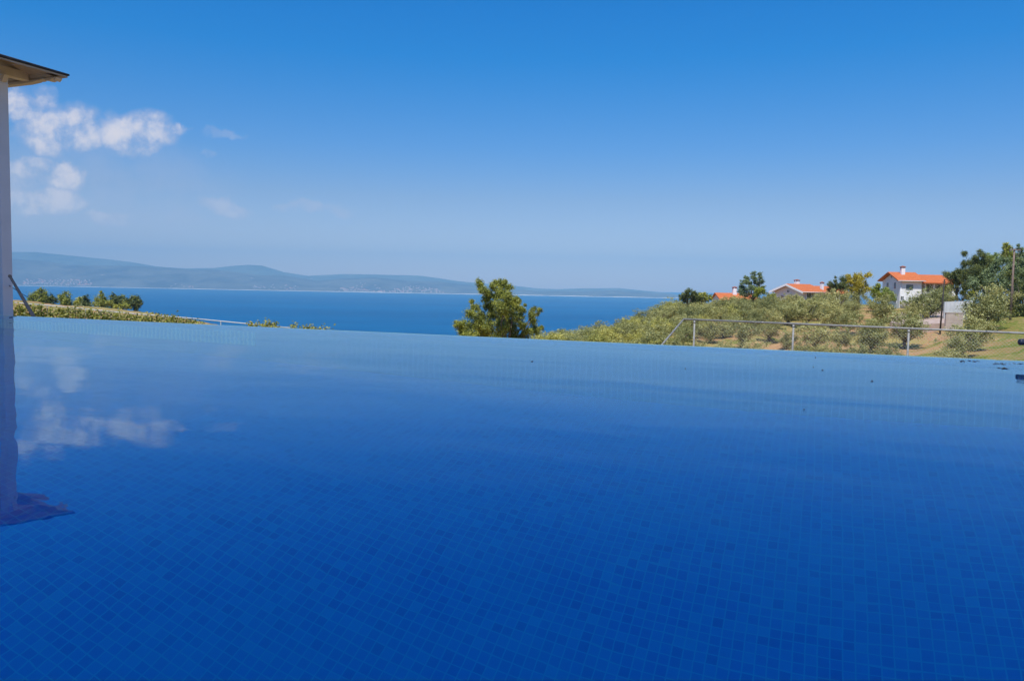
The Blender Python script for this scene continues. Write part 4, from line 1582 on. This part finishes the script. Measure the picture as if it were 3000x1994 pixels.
def house_white():
    Y = 144.0
    a = at(2634, 903, Y)
    root = empty('white_house', (a.x, Y, -1.8), 0, 'two-storey white house with orange tile roofs and a recessed porch', 'house')
    root.rotation_euler = (0, 0, math.radians(-1.0))
    z = lambda py, px=2670, yy=Y: at(px, py, yy).z + 1.8
    X = lambda px, yy=Y: at(px, 850, yy).x - a.x
    D = 7.2
    ze = z(822, 2660)
    zr = z(800, 2640, Y + D / 2)
    w0, w1 = 0.0, X(2699)
    b = MB()
    gable_wall(b, w0, w1, 0, D, -1.5, ze, zr - .12)
    b.build('wall', M_white, root)
    b = MB()
    gable_roof(b, -.75, w1 + .45, -.65, D + .65, ze - .12, zr + .02)
    b.build('roof', M_roof, root)
    gutter(root, -.7, w1 + .4, -.72, ze - .05)
    # wing
    y2 = 1.6
    x2 = X(2795, Y + 2)
    ze2 = z(831, 2750, Y + .2)
    zr2 = z(808, 2740, Y + y2 + 3)
    b = MB()
    b.box((w1 + .003, y2 + 1.5, -1.5), (x2, y2 + 6.2, ze2))
    b.build('wing_wall', M_white, root)
    b = MB()
    gable_roof(b, w1 - 1.2, x2 + .9, .25, y2 + 6.8, ze2 + .02, zr2, .18, 0, 2.2)
    b.build('wing_roof', M_roof, root)
    # upper balcony floor and columns of the porch
    zb = z(866, 2740)
    b = MB()
    b.box((w1 + .004, .9, zb - .22), (x2, y2 + 1.497, zb))
    b.build('balcony_floor', M_white, root)
    b = MB()
    b.box((w1 + .006, .92, zb + .002), (x2, 1.02, zb + .55))
    b.build('balcony_parapet', M_white, root)
    for px in (2709, 2735, 2762, 2790):
        x = X(px, Y + 1)
        b = MB()
        b.box((x - .13, .93, zb + .552), (x + .13, 1.19, ze2))
        b.box((x - .16, .93, -1.5), (x + .16, 1.25, zb - .223))
        b.build('column', M_white, root)
    # windows and doors
    window(root, X(2655), X(2673), z(848), z(835), 0, 'y', True)
    window(root, X(2640), X(2648), z(880), z(868), 0, 'y', False)
    for x0, x1, za, zb_ in ((2715, 2727, 855, 835), (2743, 2753, 853, 836), (2766, 2778, 853, 836)):
        window(root, X(x0, Y + 3), X(x1, Y + 3), z(za, 2740, Y + 3), z(zb_, 2740, Y + 3), y2 + 1.5, 'y')
    for x0, x1 in ((2712, 2726), (2745, 2758)):
        window(root, X(x0, Y + 3), X(x1, Y + 3), z(897, 2740, Y + 3), z(874, 2740, Y + 3), y2 + 1.5, 'y')
    for y0, y1, z0, z1 in ((1.6, 2.4, 3.2, 4.3), (4.6, 5.4, 3.2, 4.3), (3.3, 3.8, 5.2, 5.75), (1.2, 1.9, .6, 1.5)):
        window(root, y0, y1, z0, z1, 0, 'x')
    chimney(root, X(2661), 2.6, z(812), z(785), .68)
    b = MB()
    b.tube([(.12, -.08, -1.4), (.12, -.08, ze - .1)], .05, 8)
    b.build('downpipe', M_white, root, True)
    b = MB()
    b.box((X(2637), -.42, z(896) - .0), (X(2697), -.30, z(886)))
    b.box((X(2637), -.42, z(886) + .001), (X(2697), -.12, z(885.2)))
    b.build('planter_wall', M_white, root)


house_white()


def house_mid():
    Y = 160.0
    a = at(2277, 905, Y)
    root = empty('cream_house', (a.x, a.y, -1.9), math.radians(22), 'cream house with a wide gable, low orange roof and two chimneys', 'house')
    z = lambda py, px=2300, yy=Y: at(px, py, yy).z + 1.9
    # local: gable wall faces -x; front (long eave) faces -y
    ze = z(853)
    D = 8.4
    zr = z(834)
    # gable side runs along local y; place corner nearest the camera at origin + something
    L1, L2 = 5.2, 12.5
    off = 3.6
    b = MB()
    gable_wall(b, off, off + L1, -3.2, D - 3.2, -1.5, ze, zr)
    b.build('wall', M_cream, root)
    b = MB()
    gable_roof(b, off - .8, off + L1 + .4, -4.0, D - 2.4, ze - .18, zr + .06, .2)
    b.build('roof', M_roof, root)
    b = MB()
    gable_roof(b, off - .84, off - .80, -4.05, D - 2.35, ze - .42, zr - .16, .4)
    b.build('bargeboard', M_white, root)
    b = MB()
    b.box((off + L1 + .003, -2.2, -1.5), (off + L2, D - 3.6, ze - .3))
    b.build('wing_wall', M_cream, root)
    b = MB()
    gable_roof(b, off + L1 - .6, off + L2 + .6, -2.9, D - 2.9, ze - .28, zr - .25, .2)
    b.build('wing_roof', M_roof, root)
    gutter(root, off - .8, off + L1 + .4, -4.06, ze - .10)
    for y0, y1, z0, z1 in ((-.2, .7, ze - 1.3, ze - .5), (2.4, 3.1, ze - 1.7, ze - .8), (.1, .9, .1, 1.5), (-2.2, -1.2, .2, 1.5), (.7, 1.4, ze - .2, ze + .25)):
        window(root, y0, y1, z0, z1, off, 'x')
    for x0, x1 in ((off + 1.0, off + 2.0), (off + 3.2, off + 4.2)):
        window(root, x0, x1, 1.0, 2.2, -3.2, 'y')
    for x0 in (off + 6.4, off + 8.6, off + 10.6):
        window(root, x0, x0 + 1.0, .6, 2.1, -2.2, 'y', x0 < off + 7)
    chimney(root, off + 2.6, 1.6, zr - .5, zr + .75, .8)
    chimney(root, off + 6.9, -1.0, zr - 1.3, zr + .35, .55)


house_mid()


def house_low():
    Y = 166.0
    a = at(2112, 880, Y)
    root = empty('red_roofed_house', (a.x, Y, -2.6), math.radians(4), 'half-hidden low house of which an orange roof and a white chimney show', 'house')
    z = lambda py: at(2140, py, Y).z + 2.6
    ze, zr = z(878), z(861)
    b = MB()
    gable_wall(b, .3, 8.0, .6, 6.6, -1.5, ze, zr)
    b.build('wall', M_cream, root)
    b = MB()
    gable_roof(b, -.2, 8.6, 0, 7.2, ze - .15, zr + .05, .18)
    b.build('roof', M_roof, root)
    chimney(root, at(2156, 850, Y + 3).x - a.x, 3.0, zr - .4, z(845), .8)
    for x0 in (1.2, 3.4, 5.6):
        window(root, x0, x0 + .9, ze - 1.7, ze - .6, .6, 'y')


house_low()

# garden walls under the white house
b = MB()
q0, q1 = at(2770, 960, 100), at(2822, 960, 100)
zt = at(2796, 917, 100).z
b.box((0, 0, 0), (q1.x - q0.x, .3, zt - q0.z + .0))
root = empty('retaining_wall', (q0.x, q0.y, q0.z), math.radians(3), 'tan concrete block retaining wall right of the thin dark pole', 'wall')
b = MB()
hh = zt - q0.z
n = 6
for k in range(n):
    b.box((0, .002 * (k % 2), hh * k / n + (.012 if k else -.8)), (q1.x - q0.x, .3, hh * (k + 1) / n - .004))
b.build('block_courses', M_conc, root)
b = MB()
b.box((-.05, -.05, hh + .001), (q1.x - q0.x + .05, .35, hh + .07))
b.build('coping', M_conc, root)

a0, a1 = at(2766, 918, 109), at(2848, 920, 109)
zt0, zt1 = at(2769, 884, 109).z, at(2848, 881, 109).z
root = empty('garden_wall', (a0.x, a0.y, a0.z - .8), 0, 'white rendered garden wall below the lime-yellow hedge', 'wall')
b = MB()
b.prism([(0, 0), (a1.x - a0.x, 0), (a1.x - a0.x, zt1 - a0.z + .8), (0, zt0 - a0.z + .8)], .25)
b.build('wall_body', M_concw, root)
b = MB()
for k in range(7):
    x = (a1.x - a0.x) * (k + .5) / 7
    b.box((x - .06, -.05, .05), (x + .06, -.001, zt1 - a0.z + .55))
b.build('buttress_ribs', M_concw, root)
b = MB()
x = (at(2828, 900, 109).x - a0.x)
b.box((x - .12, -.16, 2.0), (x + .12, -.001, 2.22))
b.build('wall_lamp', M_darkmetal, root)

c = [at(2606, 944, 104), at(2640, 914, 122), at(2766, 911, 124), at(2768, 946, 102), at(2650, 952, 101)]
b = MB()
b.add([tuple(q) for q in c] + [(q.x, q.y, q.z - 1.5) for q in c], [(0, 1, 2, 3, 4), (0, 4, 9, 5), (1, 0, 5, 6), (2, 1, 6, 7), (3, 2, 7, 8), (4, 3, 8, 9)])
tag(b.build('driveway', noisy('pinkish_concrete', (0.42, 0.30, 0.24), (0.58, 0.44, 0.36), 1.2, .9, .2, 6)), kind='structure')

# ------------------------------------------------------------------ poles


def pole_thin():
    Y = 97
    t, f = at(2767, 818, Y), at(2753, 982, Y)
    f = Vector((f.x, Y, min(f.z, ground_z(f.x, Y))))
    root = empty('lamp_pole', f, 0, 'thin black pole with a small bracket in front of the white house', 'pole')
    b = MB()
    b.tube([(0, 0, -.3), t - f], [.11, .075], 10)
    b.build('shaft', M_blackpole, root, True)
    b = MB()
    k = t - f
    b.tube([k + Vector((0, 0, -.1)), k + Vector((.5, -.1, .12)), k + Vector((.95, -.15, .05))], [.03, .025, .02], 6)
    b.build('arm', M_blackpole, root, True)
    b = MB()
    b.tube([k + Vector((-.25, 0, -.3)), k + Vector((.25, 0, -.3))], .03, 6)
    b.build('crossbar', M_blackpole, root, True)


def pole_brown():
    Y = 112
    t, f = at(2972, 728, Y), at(2966, 832, Y)
    f2 = f + (f - t) * .9
    g = Vector((f2.x, Y, ground_z(f2.x, Y)))
    root = empty('utility_pole', g, 0, 'brown wooden utility pole with a crossarm and insulators at the edge of the wood', 'utility pole')
    b = MB()
    b.tube([(0, 0, -.3), t - g], [.17, .12], 10)
    b.build('shaft', M_polewood, root, True)
    k = t - g
    arm = MB()
    arm.box((k.x - .8, k.y - .2, k.z - .25), (k.x + .8, k.y - .08, k.z - .12))
    o = arm.build('crossarm', M_polewood, root)
    for dx in (-.7, -.35, .35, .7):
        b = MB()
        b.tube([(k.x + dx, k.y - .14, k.z - .12), (k.x + dx, k.y - .14, k.z - .02), (k.x + dx, k.y - .14, k.z + .08), (k.x + dx, k.y - .14, k.z + .12)], [.03, .06, .07, .03], 8)
        b.build('insulator', M_darkmetal, o, True)
    return t


pole_thin()
pole_brown()
